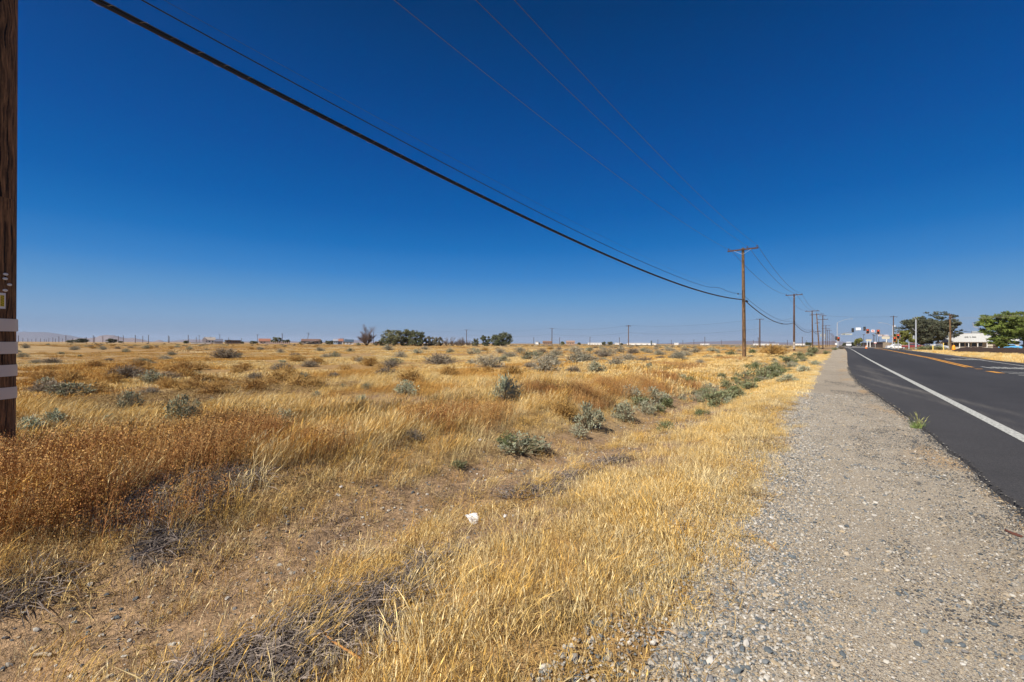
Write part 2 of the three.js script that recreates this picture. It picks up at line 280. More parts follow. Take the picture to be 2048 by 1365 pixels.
{
  const edge = mesh('edge_line', stripe(2.14, 2.10, 0.165, -4, ROAD_END), whitePaint, scene); edge.userData.kind = 'structure';
  const y0 = onRoad(1940, 735.3), y1 = onRoad(1860, 716.3), y2 = onRoad(1790, 703.5);
  for (const s of [-0.14, 0.14]) {
    const a = stripe(y0.x + s, y1.x + s, 0.17, -y0.z, -y1.z), b = stripe(y1.x + s, y1.x + s + 0.8, 0.17, -y1.z + 0.01, 165);
    const m = mesh('yellow_centre_line', mergeGeometries([a, b]), yellowPaint, scene); m.userData.kind = 'structure';
  }
  const d0 = onRoad(1958, 738.6), d1 = onRoad(1978, 743.2), d2 = onRoad(2003, 747);
  mesh('yellow_dash', mergeGeometries([stripe(d0.x, d0.x, 0.3, -d0.z - 0.2, -d0.z + 0.2), stripe(d2.x, d1.x, 0.3, -d2.z, -d1.z)]), yellowPaint, scene).userData.kind = 'structure';
  const f0 = onRoad(2048, 732.6), f1 = onRoad(1893, 710);
  mesh('far_edge_line', mergeGeometries([stripe(f0.x - 0.02, f0.x, 0.14, 6, -f0.z), stripe(f0.x, Math.min(10.5, f1.x), 0.14, -f0.z, -f1.z), stripe(Math.min(10.5, f1.x), 10.45, 0.14, -f1.z, 160)]), whitePaint, scene).userData.kind = 'structure';
  // worn word legends painted in the far lane, read only as rows of strokes from here
  const legend = (px0, py0, px1, py1, nL, len) => {
    const a = onRoad(px0, py0), b = onRoad(px1, py1), parts = [], D = (-a.z - b.z) / 2, x0 = Math.min(a.x, b.x), x1 = Math.max(Math.max(a.x, b.x), x0 + 2.3);
    for (let k = 0; k < nL; k++) { const X = lerp(x0, x1, (k + 0.5) / nL), w = (x1 - x0) / nL; parts.push(stripe(X - w * 0.3, X - w * 0.3, 0.11, D - len / 2, D + len / 2), stripe(X + w * 0.25, X + w * 0.25, 0.11, D - len / 2, D + len / 2 * (k % 2 ? 1 : 0.4))); for (const q of [[-0.45, 0], [0.05, 1], [0.42, 0]]) if (k % 3 !== q[1]) parts.push(stripe(X, X, w * 0.5, D + q[0] * len, D + q[0] * len + 0.22)); }
    mesh('road_legend', mergeGeometries(parts), whitePaint, scene).userData.kind = 'structure';
  };
  legend(1960, 734, 2048, 739, 5, 2.6); legend(1886, 717.5, 1960, 721, 5, 3);
  const bars = [[1998, 744.6], [2012, 747.7], [2031, 751]].map(([x, y]) => { const p = onRoad(x, y); return stripe(p.x + 1.6, p.x + 1.6, 3.0, -p.z - 0.12, -p.z + 0.12); });
  mesh('road_bars', mergeGeometries(bars), whitePaint, scene).userData.kind = 'structure';
}
// shrubs read from the photograph: px, py of the foot, width in photo pixels, kind
const list = `50,697,22,grey 41,715,34,sage 72,727,34,grey 120,709,18,sage 160,714,14,sage 205,700,18,grey 294,698,20,sage 217,722,22,dead 281,729,40,sage 305,729,20,grey 343,711,24,grey 413,701,10,sage 451,718,64,dead 480,711,14,sage 564,726,16,pale 564,742,46,dead 510,760,36,dead 133,766,30,gold 170,768,28,gold 234,757,56,gold 293,752,60,gold 341,744,42,gold 445,766,38,gold 542,772,38,gold 390,780,54,gold 422,809,30,sage 316,855,34,sage 220,843,36,pale 668,715,26,sage 619,734,38,dead 651,716,20,grey 689,740,34,gold 668,755,24,dead 634,776,44,gold 685,778,22,sage 735,780,26,sage 723,806,32,pale 634,794,24,sage 812,791,54,pale 836,708,24,sage 776,701,24,grey 947,709,30,sage 880,730,66,dead 943,728,24,grey 976,734,60,grey 1008,724,30,sage 1056,720,42,sage 1060,734,28,dead 1089,745,60,grey 1112,732,32,grey 1164,728,66,grey 1188,746,48,sage 1232,737,46,grey 1147,745,28,dead 1208,714,28,dead 1256,724,42,grey 1113,712,28,grey 897,754,42,gold 947,745,24,gold 976,746,28,gold 1024,753,42,gold 1290,826,42,sage 1000,834,20,sage 1065,905,48,green 1085,898,32,grey 825,880,44,dead 1215,712,36,grey 1266,708,28,dead 1288,726,36,dead 1356,722,40,grey 1324,730,15,green 1320,711,28,grey 1390,706,24,grey 1427,704,24,sage 1461,713,22,green 1438,717,15,green 1415,717,22,sage 1505,708,22,green 1547,712,62,gold 1364,758,24,pale 1492,742,26,green 1490,758,28,sage 1420,784,32,sage 1525,761,52,green 1542,752,42,green 1427,813,52,green 1410,793,38,green 1385,788,22,sage 1366,801,28,sage 1393,803,28,sage 1471,788,38,green 1456,808,30,pale 1400,832,30,green 1600,718,32,green 1627,708,32,green 1652,709,18,green 1575,727,30,green 1510,735,24,green 1450,770,24,green 100,740,30,gold 190,735,44,gold 330,770,40,gold 480,742,36,gold 600,756,30,gold 760,742,34,gold 820,760,36,gold 720,725,26,grey 560,706,20,grey 520,700,18,grey 380,700,20,sage 250,705,22,sage 150,700,22,grey 330,720,30,grey 800,716,28,grey 850,700,18,grey 900,706,20,sage 1000,706,22,grey 1040,706,24,grey 1150,706,26,grey 1180,703,20,sage 1240,704,24,grey 1290,704,22,sage 1340,703,22,grey 1370,712,28,grey 1300,740,30,sage 1400,728,24,grey 1100,722,34,grey 1020,716,30,grey 1075,712,28,sage 700,704,18,sage 640,703,20,grey 590,712,22,dead`;
const NAMED = [[255, 820, 56], [366, 838, 62], [64, 866, 74], [111, 850, 64], [563, 846, 48], [1010, 803, 54], [1128, 836, 56], [1174, 856, 62], [1153, 872, 44], [1253, 842, 56], [1017, 893, 48], [918, 936, 40], [1329, 862, 34]];
const SHADE = [...list.trim().split(/\s+/).map((s) => s.split(',').slice(0, 3).map(Number)).filter((a) => a[1] > 742), ...NAMED].map(([px, py, w]) => { const p = hit(px, py), z = depthOf(p), L = Math.hypot(p.x, p.z); return [p.x, -p.z, w / FOCAL * z * 0.5, -p.x / L, p.z / L]; });
// keep tall blades from standing on a shrub or right in front of it
const blocked = (X, D) => { for (const [x, d, r, ux, ud] of SHADE) { const dx = X - x, dd = D - d; if (Math.abs(dx) > 3 || Math.abs(dd) > 3) continue; const a = dx * ux + dd * ud, b = Math.abs(-dx * ud + dd * ux); if (a > -r && a < 1.3 && b < r * 1.05) return true; } return false; };
// ---------------------------------------------------------------- dry grass: tufts of separate blades
function tuftG({ n, h0, h1, spread, lean, splay, w, curl = 0.5, head = 0, headW = 2.2, tone = 0.25, seedN }) {
  seed(seedN); const s = new Soup(true);
  for (let k = 0; k < n; k++) {
    const r = spread * Math.sqrt(rnd()), a = R(0, 6.283), bx = r * Math.cos(a), bz = r * Math.sin(a), h = R(h0, h1);
    const da = R(0, 6.283), sp = splay * Math.pow(rnd(), 0.7), tx = lean * R(0.4, 1.4) + sp * Math.cos(da), tz = sp * Math.sin(da), wa = R(0, 6.283), ww = w * R(0.7, 1.3) / 2;
    const wx = Math.cos(wa) * ww, wz = Math.sin(wa) * ww, t = 1 + tone * (rnd() - 0.5) * 2, yel = R(-0.1, 0.1), col = [t * (1 + yel * 0.3), t, t * (1 - yel)];
    const P = (u, e) => V(bx + (tx * u * (1 - curl) + tx * curl * u * u * 1.6) * h + wx * e, u * h * Math.sqrt(Math.max(0.15, 1 - 0.35 * (tx * tx + tz * tz) * u)), bz + (tz * u * (1 - curl) + tz * curl * u * u * 1.6) * h + wz * e);
    s.quad(P(0, -1), P(0, 1), P(0.55, 0.8), P(0.55, -0.8), col); s.tri(P(0.55, -0.8), P(0.55, 0.8), P(1, 0), col);
    if (rnd() < head) { const q = headW, c2 = [col[0] * 1.06, col[1] * 1.04, col[2] * 1.0]; s.quad(P(0.74, 0), P(0.86, q), P(1.08, 0), P(0.86, -q), c2); }
  }
  return s.geo();
}
// stalky plants with many small seed flecks (the rust-brown stands)
function stalkG({ n, h0, h1, spread, lean, w, flecks, seedN }) {
  seed(seedN); const s = new Soup(true);
  for (let k = 0; k < n; k++) {
    const r = spread * Math.sqrt(rnd()), a = R(0, 6.283), b = V(r * Math.cos(a), 0, r * Math.sin(a)), h = R(h0, h1), tip = V(b.x + (lean * R(0.3, 1.3) + R(-0.25, 0.25)) * h, h, b.z + R(-0.25, 0.25) * h);
    const wa = R(0, 6.283), o = V(Math.cos(wa) * w / 2, 0, Math.sin(wa) * w / 2), t = R(0.75, 1.25), col = [t, t, t];
    s.quad(b.clone().sub(o), b.clone().add(o), tip.clone().addScaledVector(o, 0.5), tip.clone().addScaledVector(o, -0.5), col);
    for (let q = 0; q < flecks; q++) {
      const u = R(0.3, 1.05), p = b.clone().lerp(tip, u), L = R(0.008, 0.02), d = V(R(-1, 1), R(0.1, 1.2), R(-1, 1)).normalize().multiplyScalar(L), e = V(R(-1, 1), R(-1, 1), R(-1, 1)).normalize().multiplyScalar(L * 0.35), t2 = R(0.65, 1.35), br = V(R(-1, 1), R(0, 0.6), R(-1, 1)).multiplyScalar(0.05 * u);
      p.add(br); s.tri(p.clone().sub(e), p.clone().add(e), p.clone().add(d), [t2, t2 * 0.98, t2 * 0.95]);
    }
  }
  return s.geo();
}
function matG({ n, r, len, w, seedN }) { // flattened dead stems
  seed(seedN); const s = new Soup(true);
  for (let k = 0; k < n; k++) {
    const a = R(0, 6.283), q = r * Math.sqrt(rnd()), d = R(0, 6.283), L = R(0.3, 1) * len, p = V(q * Math.cos(a), R(0.0, 0.05), q * Math.sin(a)), e = p.clone().add(V(Math.cos(d) * L, R(-0.01, 0.07), Math.sin(d) * L)), o = V(-Math.sin(d) * w / 2, R(-1, 1) * w / 2, Math.cos(d) * w / 2), t = R(0.6, 1.4), m = p.clone().lerp(e, 0.5).add(V(R(-.02, .02), R(0, .03), R(-.02, .02)));
    s.quad(p.clone().sub(o), p.clone().add(o), m.clone().add(o), m.clone().sub(o), [t, t, t]); s.tri(m.clone().sub(o), m.clone().add(o), e, [t, t, t]);
  }
  return s.geo();
}
const grassM = new THREE.MeshStandardMaterial({ vertexColors: true, roughness: 1, side: THREE.DoubleSide });
const kinds = {
  short: [11, 12, 13].map((k) => tuftG({ n: 64, h0: 0.04, h1: 0.13, spread: 0.15, lean: 0.12, splay: 0.5, w: 0.0022, head: 0.5, seedN: k })),
  gold: [21, 22, 23].map((k) => tuftG({ n: 54, h0: 0.08, h1: 0.26, spread: 0.17, lean: 0.42, splay: 0.5, w: 0.0024, head: 0.55, headW: 2.0, seedN: k })),
  tall: [31, 32, 33].map((k) => tuftG({ n: 56, h0: 0.16, h1: 0.38, spread: 0.20, lean: 0.28, splay: 0.32, w: 0.0032, head: 0.6, headW: 2.4, seedN: k })),
  rust: [41, 42, 43].map((k) => stalkG({ n: 34, h0: 0.14, h1: 0.42, spread: 0.22, lean: 0.22, w: 0.0036, flecks: 13, seedN: k })),
  thatch: [51, 52, 53].map((k) => matG({ n: 60, r: 0.16, len: 0.28, w: 0.0045, seedN: k })),
  litter: [61, 62].map((k) => matG({ n: 26, r: 0.25, len: 0.16, w: 0.0035, seedN: k })),
  clump: [71, 72, 73].map((k) => tuftG({ n: 60, h0: 0.05, h1: 0.17, spread: 0.50, lean: 0.2, splay: 0.6, w: 0.014, head: 0.3, headW: 1.6, seedN: k })),
  tallclump: [81, 82].map((k) => tuftG({ n: 54, h0: 0.12, h1: 0.33, spread: 0.44, lean: 0.25, splay: 0.4, w: 0.014, head: 0.5, headW: 2, seedN: k })),
  rustclump: [91, 92].map((k) => stalkG({ n: 26, h0: 0.16, h1: 0.40, spread: 0.42, lean: 0.15, w: 0.014, flecks: 14, seedN: k })),
  farclump: [95, 96].map((k) => tuftG({ n: 54, h0: 0.06, h1: 0.22, spread: 1.2, lean: 0.2, splay: 0.7, w: 0.05, head: 0, seedN: k })),
};
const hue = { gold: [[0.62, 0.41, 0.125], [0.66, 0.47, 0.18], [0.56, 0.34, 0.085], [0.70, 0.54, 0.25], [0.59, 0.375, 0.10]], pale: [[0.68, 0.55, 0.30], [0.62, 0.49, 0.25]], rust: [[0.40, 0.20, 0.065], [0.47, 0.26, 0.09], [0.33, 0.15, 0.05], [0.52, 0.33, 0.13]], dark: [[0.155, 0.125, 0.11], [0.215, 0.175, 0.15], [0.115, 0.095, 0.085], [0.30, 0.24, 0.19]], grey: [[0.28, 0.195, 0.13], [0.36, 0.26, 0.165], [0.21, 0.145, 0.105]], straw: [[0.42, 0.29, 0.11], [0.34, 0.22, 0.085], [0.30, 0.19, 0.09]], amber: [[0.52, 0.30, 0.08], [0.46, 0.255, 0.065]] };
const batches = {};
const M4 = new THREE.Matrix4(), Q4 = new THREE.Quaternion(), E4 = new THREE.Euler();
function put(kind, X, D, s, hues, turn = 6.283, sy = 1, dy = 0) {
  if (kind !== 'thatch' && kind !== 'litter' && kind !== 'short' && kind !== 'farclump' && blocked(X, D)) { if (D > 14 || X < -14) { s *= 0.45; } else kind = 'short'; }
  const v = Math.floor(rnd() * kinds[kind].length); const b = (batches[kind + v] ??= { kind, v, m: [], c: [] });
  const e = 0.15, gx = (height(X + e, D) - height(X - e, D)) / (2 * e), gz = (height(X, D + e) - height(X, D - e)) / (2 * e), flat = kind === 'thatch' || kind === 'litter';
  E4.set(flat ? -Math.atan(gz) : 0, (turn > 6 ? R(0, 6.283) : 0.64 + R(-turn, turn)), flat ? Math.atan(gx) : 0, 'XZY'); Q4.setFromEuler(E4);
  M4.compose(V(X, height(X, D) - 0.012 + dy, -D), Q4, V(s, s * sy, s)); const c = pick(hues), t = R(0.80, 1.16); b.m.push(...M4.elements); b.c.push(c[0] * t, c[1] * t, c[2] * t);
}
const inView = (X, D, m = 1.2) => { // inside the picture or within a step of it
  const z = D * 0.8018 - X * 0.5976, x = D * 0.5976 + X * 0.8018; return z > -0.3 && Math.abs(x) < z * 1.165 + m + 0.6;
};
{
  seed(777);
  const sow = (n, x0, x1, d0, d1, f) => { for (let i = 0; i < n; i++) { const X = R(x0, x1), D = R(d0, d1); if (inView(X, D)) f(X, D); } };
  const patchy = (X, D, s, o) => fbm(X / s + o, D / s - o, 3);
  const nearRule = (X, D, far) => {
    const e = edgeL(D), dt = X - ditchX(D), bare = inBlobs(BARE, X, D), th = inBlobs(THATCH_AND_SHADOW, X, D), ru = inBlobs(RUST, X, D), go = inBlobs(GOLDPATCH, X, D);
    const dw = dt + 0.3 * (patchy(X, D, 1.3, 3) - 0.5), track = Math.max(smooth(0.62, 0.42, Math.abs(dw + 0.35)), 0.9 * smooth(0.34, 0.18, Math.abs(dw - 0.85)));
    if (X > e) { if (rnd() < 0.30 * smooth(0.45, 0.0, X - e) * smooth(0.42, 0.62, patchy(X, D, 0.5, 8))) put('short', X, D, R(0.35, 0.8), hue.gold); return; }
    if (th > 0.3 && rnd() < 0.9) { put('thatch', X, D, R(0.6, 1.2), hue.dark); if (rnd() > 0.3 + th * 0.5) put('gold', X, D, R(0.5, 0.8), hue.gold, 0.8); return; }  // dark stems: old thatch, plus painted shadow on the upper bank blobs
    const open = Math.max(bare * 0.9, track * (1 - 0.6 * go) * (0.6 + 0.4 * smooth(0.36, 0.56, patchy(X, D, 0.8, 77))), 0.8 * smooth(0.58, 0.70, patchy(X, D, 1.1, 301)) * smooth(1.6, -1.2, Math.abs(dt) - 0.9));
    if (rnd() < open * 0.93) { if (rnd() < 0.12) put('litter', X, D, R(0.6, 1.1), rnd() < 0.5 ? hue.straw : hue.grey); else if (dw > 0.5 && rnd() < 0.25) put('thatch', X, D, R(0.3, 0.6), hue.grey); else if (rnd() < 0.03) put('short', X, D, R(0.5, 1), hue.gold); return; }
    if (dt > 0.9) { // slope below the shoulder: dense short upright grass
      if (rnd() < 0.08) put('thatch', X, D, R(0.4, 0.8), hue.straw);
      const k = smooth(-0.15, 0.5, e - X);
      const p = patchy(X, D, 0.9, 31);
      if (rnd() < 0.4 + 0.55 * smooth(0.33, 0.5, p)) put(rnd() < 0.06 * k ? 'gold' : 'short', X, D, R(0.7, 1.12) * (0.6 + 0.45 * k), rnd() < 0.45 ? hue.pale : hue.gold, 6.3, R(0.85, 1.15));
      else put('litter', X, D, 0.8, hue.straw);
      return;
    }
    if (ru > 0.2 && rnd() < ru * 0.6) { put('rust', X, D, R(0.65, 1.15), rnd() < 0.88 ? hue.rust : hue.amber, 0.9); if (rnd() < 0.16) put('gold', X, D, R(0.7, 1.2), hue.amber, 0.7); return; }
    const bank = smooth(-0.5, -1.6, dt), p = patchy(X, D, 1.4, 12);
    if (rnd() < 0.06) put('thatch', X, D, R(0.5, 1), rnd() < 0.4 ? hue.grey : hue.straw);
    if (Math.abs(dt) < 1.5 && rnd() < 0.85) { if (rnd() < 0.62) put('short', X, D, R(0.6, 1.15), rnd() < 0.3 ? hue.pale : hue.gold, 1.2); else put('litter', X, D, 0.9, hue.straw); return; }
    if (rnd() < 0.16) { put('litter', X, D, R(0.8, 1.3), hue.straw); return; }
    if (dt > -4.2 - 2 * patchy(X, D, 5, 2)) put(rnd() < bank * 0.35 ? 'tall' : 'gold', X, D, R(0.6, 1.0), rnd() < 0.32 ? hue.pale : rnd() < 0.25 ? hue.amber : hue.gold, 0.75);
    else { const q = patchy(X, D, 3.1, 44); if (q > 0.4) put(rnd() < 0.35 ? 'gold' : 'short', X, D, R(0.7, 1.3), q > 0.58 ? hue.amber : rnd() < 0.3 ? hue.pale : hue.gold, 0.9); else if (rnd() < 0.5) put('litter', X, D, R(0.8, 1.4), hue.straw); }
  };
  sow(13000, -14, -0.35, -1.5, 5.2, (X, D) => nearRule(X, D));
  sow(11000, -17, -0.5, 5.2, 14, (X, D) => nearRule(X, D));
  // middle distance
  const midRule = (X, D) => {
    const e = edgeL(D), dt = X - ditchX(D), ru = inBlobs(RUST, X, D), bare = inBlobs(BARE, X, D), p = patchy(X, D, 4.5, 12), q = patchy(X, D, 13, 60);
    if (X > e) return;
    if (rnd() < bare * 0.85) return;
    const near = dt > -7 ? 1 : 0;
    if (dt > 0.1) { put('clump', X, D, R(0.4, 0.62), rnd() < 0.3 ? hue.pale : hue.gold, 6.3, R(0.9, 1.3)); return; }
    if (Math.abs(dt + 0.35) < 0.42 && rnd() < 0.92) return; if (Math.abs(dt - 0.8) < 0.2 && rnd() < 0.8) return;
    const rustN = Math.max(ru, near * 0.7 * smooth(0.52, 0.62, patchy(X, D, 6, 150)) * smooth(-9, -4, dt) * smooth(-2, -3.2, dt));
    if (rnd() < rustN * 0.75) { put('rustclump', X, D, R(0.55, 1.0), hue.rust, 0.8); return; }
    if (dt > -8) { put(p > 0.5 ? 'tallclump' : 'clump', X, D, R(0.55, 1.0), rnd() < 0.35 ? hue.pale : rnd() < 0.3 ? hue.amber : hue.gold, 0.8, R(0.7, 1.1)); return; }
    if (p < 0.44) return;
    put('clump', X, D, R(0.5, 1.1), q > 0.46 ? (rnd() < 0.75 ? hue.amber : hue.gold) : (rnd() < 0.45 ? hue.pale : hue.gold), 0.9, R(0.45, 0.95));
  };
  sow(6500, -34, -14, -4, 14, midRule);
  sow(8000, -14, -0.6, 14, 30, midRule);
  sow(7000, -44, -14, 10, 34, midRule);
  sow(8000, -16, -0.8, 30, 75, midRule);
  sow(11000, -80, -16, 0, 75, midRule);
  // far field: broad low clumps, straw with darker amber drifts
  sow(20000, -330, -8, 20, 330, (X, D) => {
    const z = D * 0.80 - X * 0.6; if (z < 55 || z > 300) return;
    const q = patchy(X, D, 30, 60), p = patchy(X, D, 9, 15); if (p < 0.36) return;
    put('farclump', X, D, R(0.5, 1.2), q > 0.46 ? (rnd() < 0.75 ? hue.amber : hue.straw) : rnd() < 0.4 ? hue.pale : hue.gold, 1, R(0.5, 1.0));
  });
  // across the road
  sow(7000, 11.6, 30, 14, 120, (X, D) => { const p = patchy(X, D, 3, 99); if (p < 0.36 + 0.3 * smooth(13.5, 11.3, X)) return; put(rnd() < 0.6 ? 'tallclump' : 'clump', X, D, R(0.6, 1.1), rnd() < 0.4 ? hue.pale : hue.gold, 1); });
}
const coverNames = { short: 'short_dry_grass', gold: 'golden_dry_grass', tall: 'tall_dry_grass', rust: 'rust_brown_weeds', thatch: 'dead_thatch', litter: 'straw_litter', clump: 'field_grass', tallclump: 'tall_field_grass', rustclump: 'rust_brown_field_weeds', farclump: 'distant_field_grass' };
const coverLabels = { short: 'short straw coloured grass beside the gravel shoulder', gold: 'golden dry grass leaning on the ditch sides', tall: 'tall golden dry grass on the ditch bank', rust: 'rust brown seed stalks on the ditch bank', thatch: 'grey flattened dead thatch in the ditch', litter: 'loose straw litter on the bare soil', clump: 'low golden grass clumps over the field', tallclump: 'taller pale grass along the bank and verge', rustclump: 'rust brown weed drifts along the field edge', farclump: 'distant straw coloured grass of the open field' };
const asCover = (o, kind) => { o.name = numbered(coverNames[kind]); o.userData = { kind: 'stuff', label: coverLabels[kind], category: 'grass' }; o.castShadow = o.receiveShadow = true; scene.add(o); };
for (const b of Object.values(batches)) {
  const n = b.m.length / 16; if (!n) continue;
  const I = new THREE.InstancedMesh(kinds[b.kind][b.v], grassM, n);
  I.instanceMatrix.array.set(b.m); I.instanceColor = new THREE.InstancedBufferAttribute(new Float32Array(b.c), 3); asCover(I, b.kind);
}
// ---------------------------------------------------------------- loose stones on the shoulder and in the ditch
{
  seed(4242);
  const stoneG = [1, 2, 3].map((k) => { const g = new THREE.IcosahedronGeometry(0.5, 0), p = g.attributes.position, mv = new Map(); for (let i = 0; i < p.count; i++) { const key = p.getX(i).toFixed(3) + p.getY(i).toFixed(3) + p.getZ(i).toFixed(3); if (!mv.has(key)) mv.set(key, R(0.72, 1.15)); const q = mv.get(key); p.setXYZ(i, p.getX(i) * q, p.getY(i) * q * 0.62, p.getZ(i) * q * 0.85); } g.deleteAttribute('normal'); g.deleteAttribute('uv'); return g; });
  const pal = [[0.30, 0.275, 0.235], [0.40, 0.365, 0.31], [0.155, 0.165, 0.17], [0.09, 0.105, 0.115], [0.46, 0.43, 0.37], [0.36, 0.285, 0.185], [0.20, 0.19, 0.18], [0.40, 0.33, 0.24], [0.13, 0.15, 0.16], [0.50, 0.47, 0.42]];
  const sets = stoneG.map(() => ({ m: [], c: [] }));
  const drop = (X, D, s, y, dark) => { const k = Math.floor(rnd() * 3); E4.set(R(-0.5, 0.5), R(0, 6.283), R(-0.5, 0.5)); Q4.setFromEuler(E4); M4.compose(V(X, y + s * 0.10, -D), Q4, V(s * R(0.8, 1.25), s * R(0.6, 1), s)); sets[k].m.push(...M4.elements); const c = pal[Math.floor(rnd() * pal.length * (dark ? 0.999 : 0.999))], t = R(0.85, 1.15) * (dark && rnd() < 0.5 ? 0.5 : 1); sets[k].c.push(c[0] * t, c[1] * t, c[2] * t); };
  const top = (X, D) => height(X, D) + 0.006;
  for (let i = 0; i < 150000; i++) { // shoulder
    const D = 0.4 + Math.pow(rnd(), 1.5) * 15, e = edgeL(D), a = edgeA(D), X = R(e - 0.5, a + 0.02); if (!inView(X, D, 0.4)) continue;
    const rim = smooth(0.75, 0.0, X - e), right = smooth(1.1, 0.2, a - X), worn = 1 - Math.max(rim, 0.55 * right);
    if (rnd() < worn * 0.3) continue; if (X < e - 0.15 && rnd() < 0.5) continue;
    let s = 0.006 + 0.012 * Math.pow(rnd(), 2) + rim * 0.014 * Math.pow(rnd(), 1.5) + (rnd() < 0.018 ? R(0.012, 0.03) : 0); drop(X, D, s, X < -1 ? height(X, D) : top(X, D), right > 0.5);
  }
  for (let i = 0; i < 7000; i++) { const D = R(0.2, 12), right = 0, c = ditchX(D), X = c + R(-1, 0.9); if (!inView(X, D, 0.4)) continue; if (inBlobs(BARE, X, D) < 0.2 && rnd() < 0.65) continue; drop(X, D, 0.006 + 0.04 * Math.pow(rnd(), 3), height(X, D), false); }
  for (const [d, xa, xb, n] of [[6.4, 0.1, 0.9, 700], [6.25, -0.9, -0.5, 260], [8.9, -0.3, 0.5, 120], [11.6, -0.6, 0.5, 160], [14.2, 0.0, 0.5, 120], [18.5, -0.9, 0.1, 200], [25.5, -1.2, 0.15, 420]]) for (let i = 0; i < n; i++) { const X = R(xa, xb), D = d + gauss() * 0.05 + 0.2 * (fbm(X * 2, d, 2) - 0.5); drop(X, D, R(0.008, 0.024), top(X, D), true); } // crumbs of old asphalt along the cross seams
  const darken = () => sets.forEach((s) => { if (s.m.length !== s.seen) { s.seen = s.m.length; const n = s.c.length; if (rnd() < 0.85) { s.c[n - 1] = 0.06; s.c[n - 2] = 0.06; s.c[n - 3] = 0.062; } } }); darken();
  for (let i = 0; i < 30000; i++) { const D = 0.5 + Math.pow(rnd(), 1.3) * 22, a = edgeA(D), X = a - Math.pow(rnd(), 1.0) * 1.0; if (X < edgeL(D) + 0.3 || rnd() > smooth(0.5, 0.66, fbm(X * 1.1 + 5, D * 0.8, 3))) continue; drop(X, D, R(0.006, 0.018), top(X, D), true); darken(); } // patches of broken old asphalt
  for (let i = 0; i < 9000; i++) { const D = 0.5 + Math.pow(rnd(), 1.4) * 34, X = edgeA(D) - Math.abs(gauss()) * 0.06 + 0.01; drop(X, D, R(0.008, 0.028), X > edgeA(D) ? roadY(X, D) : top(X, D), true); sets.forEach((s) => { if (s.m.length !== s.seen) { s.seen = s.m.length; const n = s.c.length; if (rnd() < 0.8) { s.c[n - 1] = 0.05; s.c[n - 2] = 0.05; s.c[n - 3] = 0.052; } } }); } // crumbled paving edge
  const stM = new THREE.MeshStandardMaterial({ roughness: 0.85 });
  sets.forEach((s, k) => { const I = new THREE.InstancedMesh(stoneG[k], stM, s.m.length / 16); I.instanceMatrix.array.set(s.m); I.instanceColor = new THREE.InstancedBufferAttribute(new Float32Array(s.c), 3); I.name = numbered('loose_gravel'); I.userData = { kind: 'stuff', label: 'loose grey and tan gravel on the road shoulder', category: 'gravel' }; I.castShadow = I.receiveShadow = true; scene.add(I); });
}
// ---------------------------------------------------------------- shrubs: leafy domes and twiggy dead ones, unit width 1, standing on y = 0
function leafyG(seedN, { leaves = 900, hgt = 0.62, size = 0.045, round = 1, tones = 0.3, loose = 0.28, up = 0.5, twigs = 0 }) {
  seed(seedN); const s = new Soup(true), lobes = [];
  for (let k = 0; k < 14; k++) { const a = R(0, 6.283), r = R(0, 0.38); lobes.push([r * Math.cos(a), R(0.12, 0.72 - r * 0.7) * hgt, r * Math.sin(a), R(0.07, 0.2)]); }
  for (let k = 0; k < leaves; k++) {
    const L = pick(lobes), d = V(gauss(), gauss(), gauss()).normalize(), q = L[3] * Math.pow(rnd(), 0.33) * (rnd() < loose ? R(1, 1.5) : 1);
    const p = V(L[0] + d.x * q, L[1] + d.y * q * round, L[2] + d.z * q); if (p.y < 0.01) p.y = R(0.01, 0.1);
    const dir = V(d.x + R(-.6, .6), d.y + up + R(-.4, .6), d.z + R(-.6, .6)).normalize(), sd = V(R(-1, 1), R(-1, 1), R(-1, 1)).cross(dir).normalize(), l = size * R(0.6, 1.5), w = l * 0.32, t = 1 + tones * (rnd() - 0.5) * 2, col = [t, t, t * R(0.9, 1.08)];
    s.tri(p.clone().addScaledVector(sd, -w), p.clone().addScaledVector(sd, w), p.clone().addScaledVector(dir, l), col);
    if (k % 2) s.tri(p.clone().addScaledVector(sd, -w), p.clone().addScaledVector(dir, -l * 0.5), p.clone().addScaledVector(sd, w), col);
  }
  if (twigs) { const t = twiggyG(seedN + 900, { n: twigs, hgt: hgt * 0.85, w: 0.005, sub: 3 }), c = t.attributes.color; for (let i = 0; i < c.count; i++) c.setXYZ(i, c.getX(i) * 1.25, c.getY(i) * 0.95, c.getZ(i) * 0.85); return mergeGeometries([s.geo(), t]); }
  return s.geo();
}
function stemsG(seedN, n = 16, hgt = 0.5, w = 0.012) {
  seed(seedN); const s = new Soup();
  for (let k = 0; k < n; k++) { const a = R(0, 6.283), r = R(0.1, 0.4), tip = V(r * Math.cos(a), R(0.4, 1) * hgt, r * Math.sin(a)), o = V(-Math.sin(a) * w, 0, Math.cos(a) * w), b = V(0.03 * Math.cos(a), -0.02, 0.03 * Math.sin(a)), m = b.clone().lerp(tip, 0.5).add(V(0, 0.05, 0)); s.quad(b.clone().sub(o), b.clone().add(o), m.clone().addScaledVector(o, .6), m.clone().addScaledVector(o, -.6)); s.tri(m.clone().addScaledVector(o, -.6), m.clone().addScaledVector(o, .6), tip); }
  return s.geo();
}
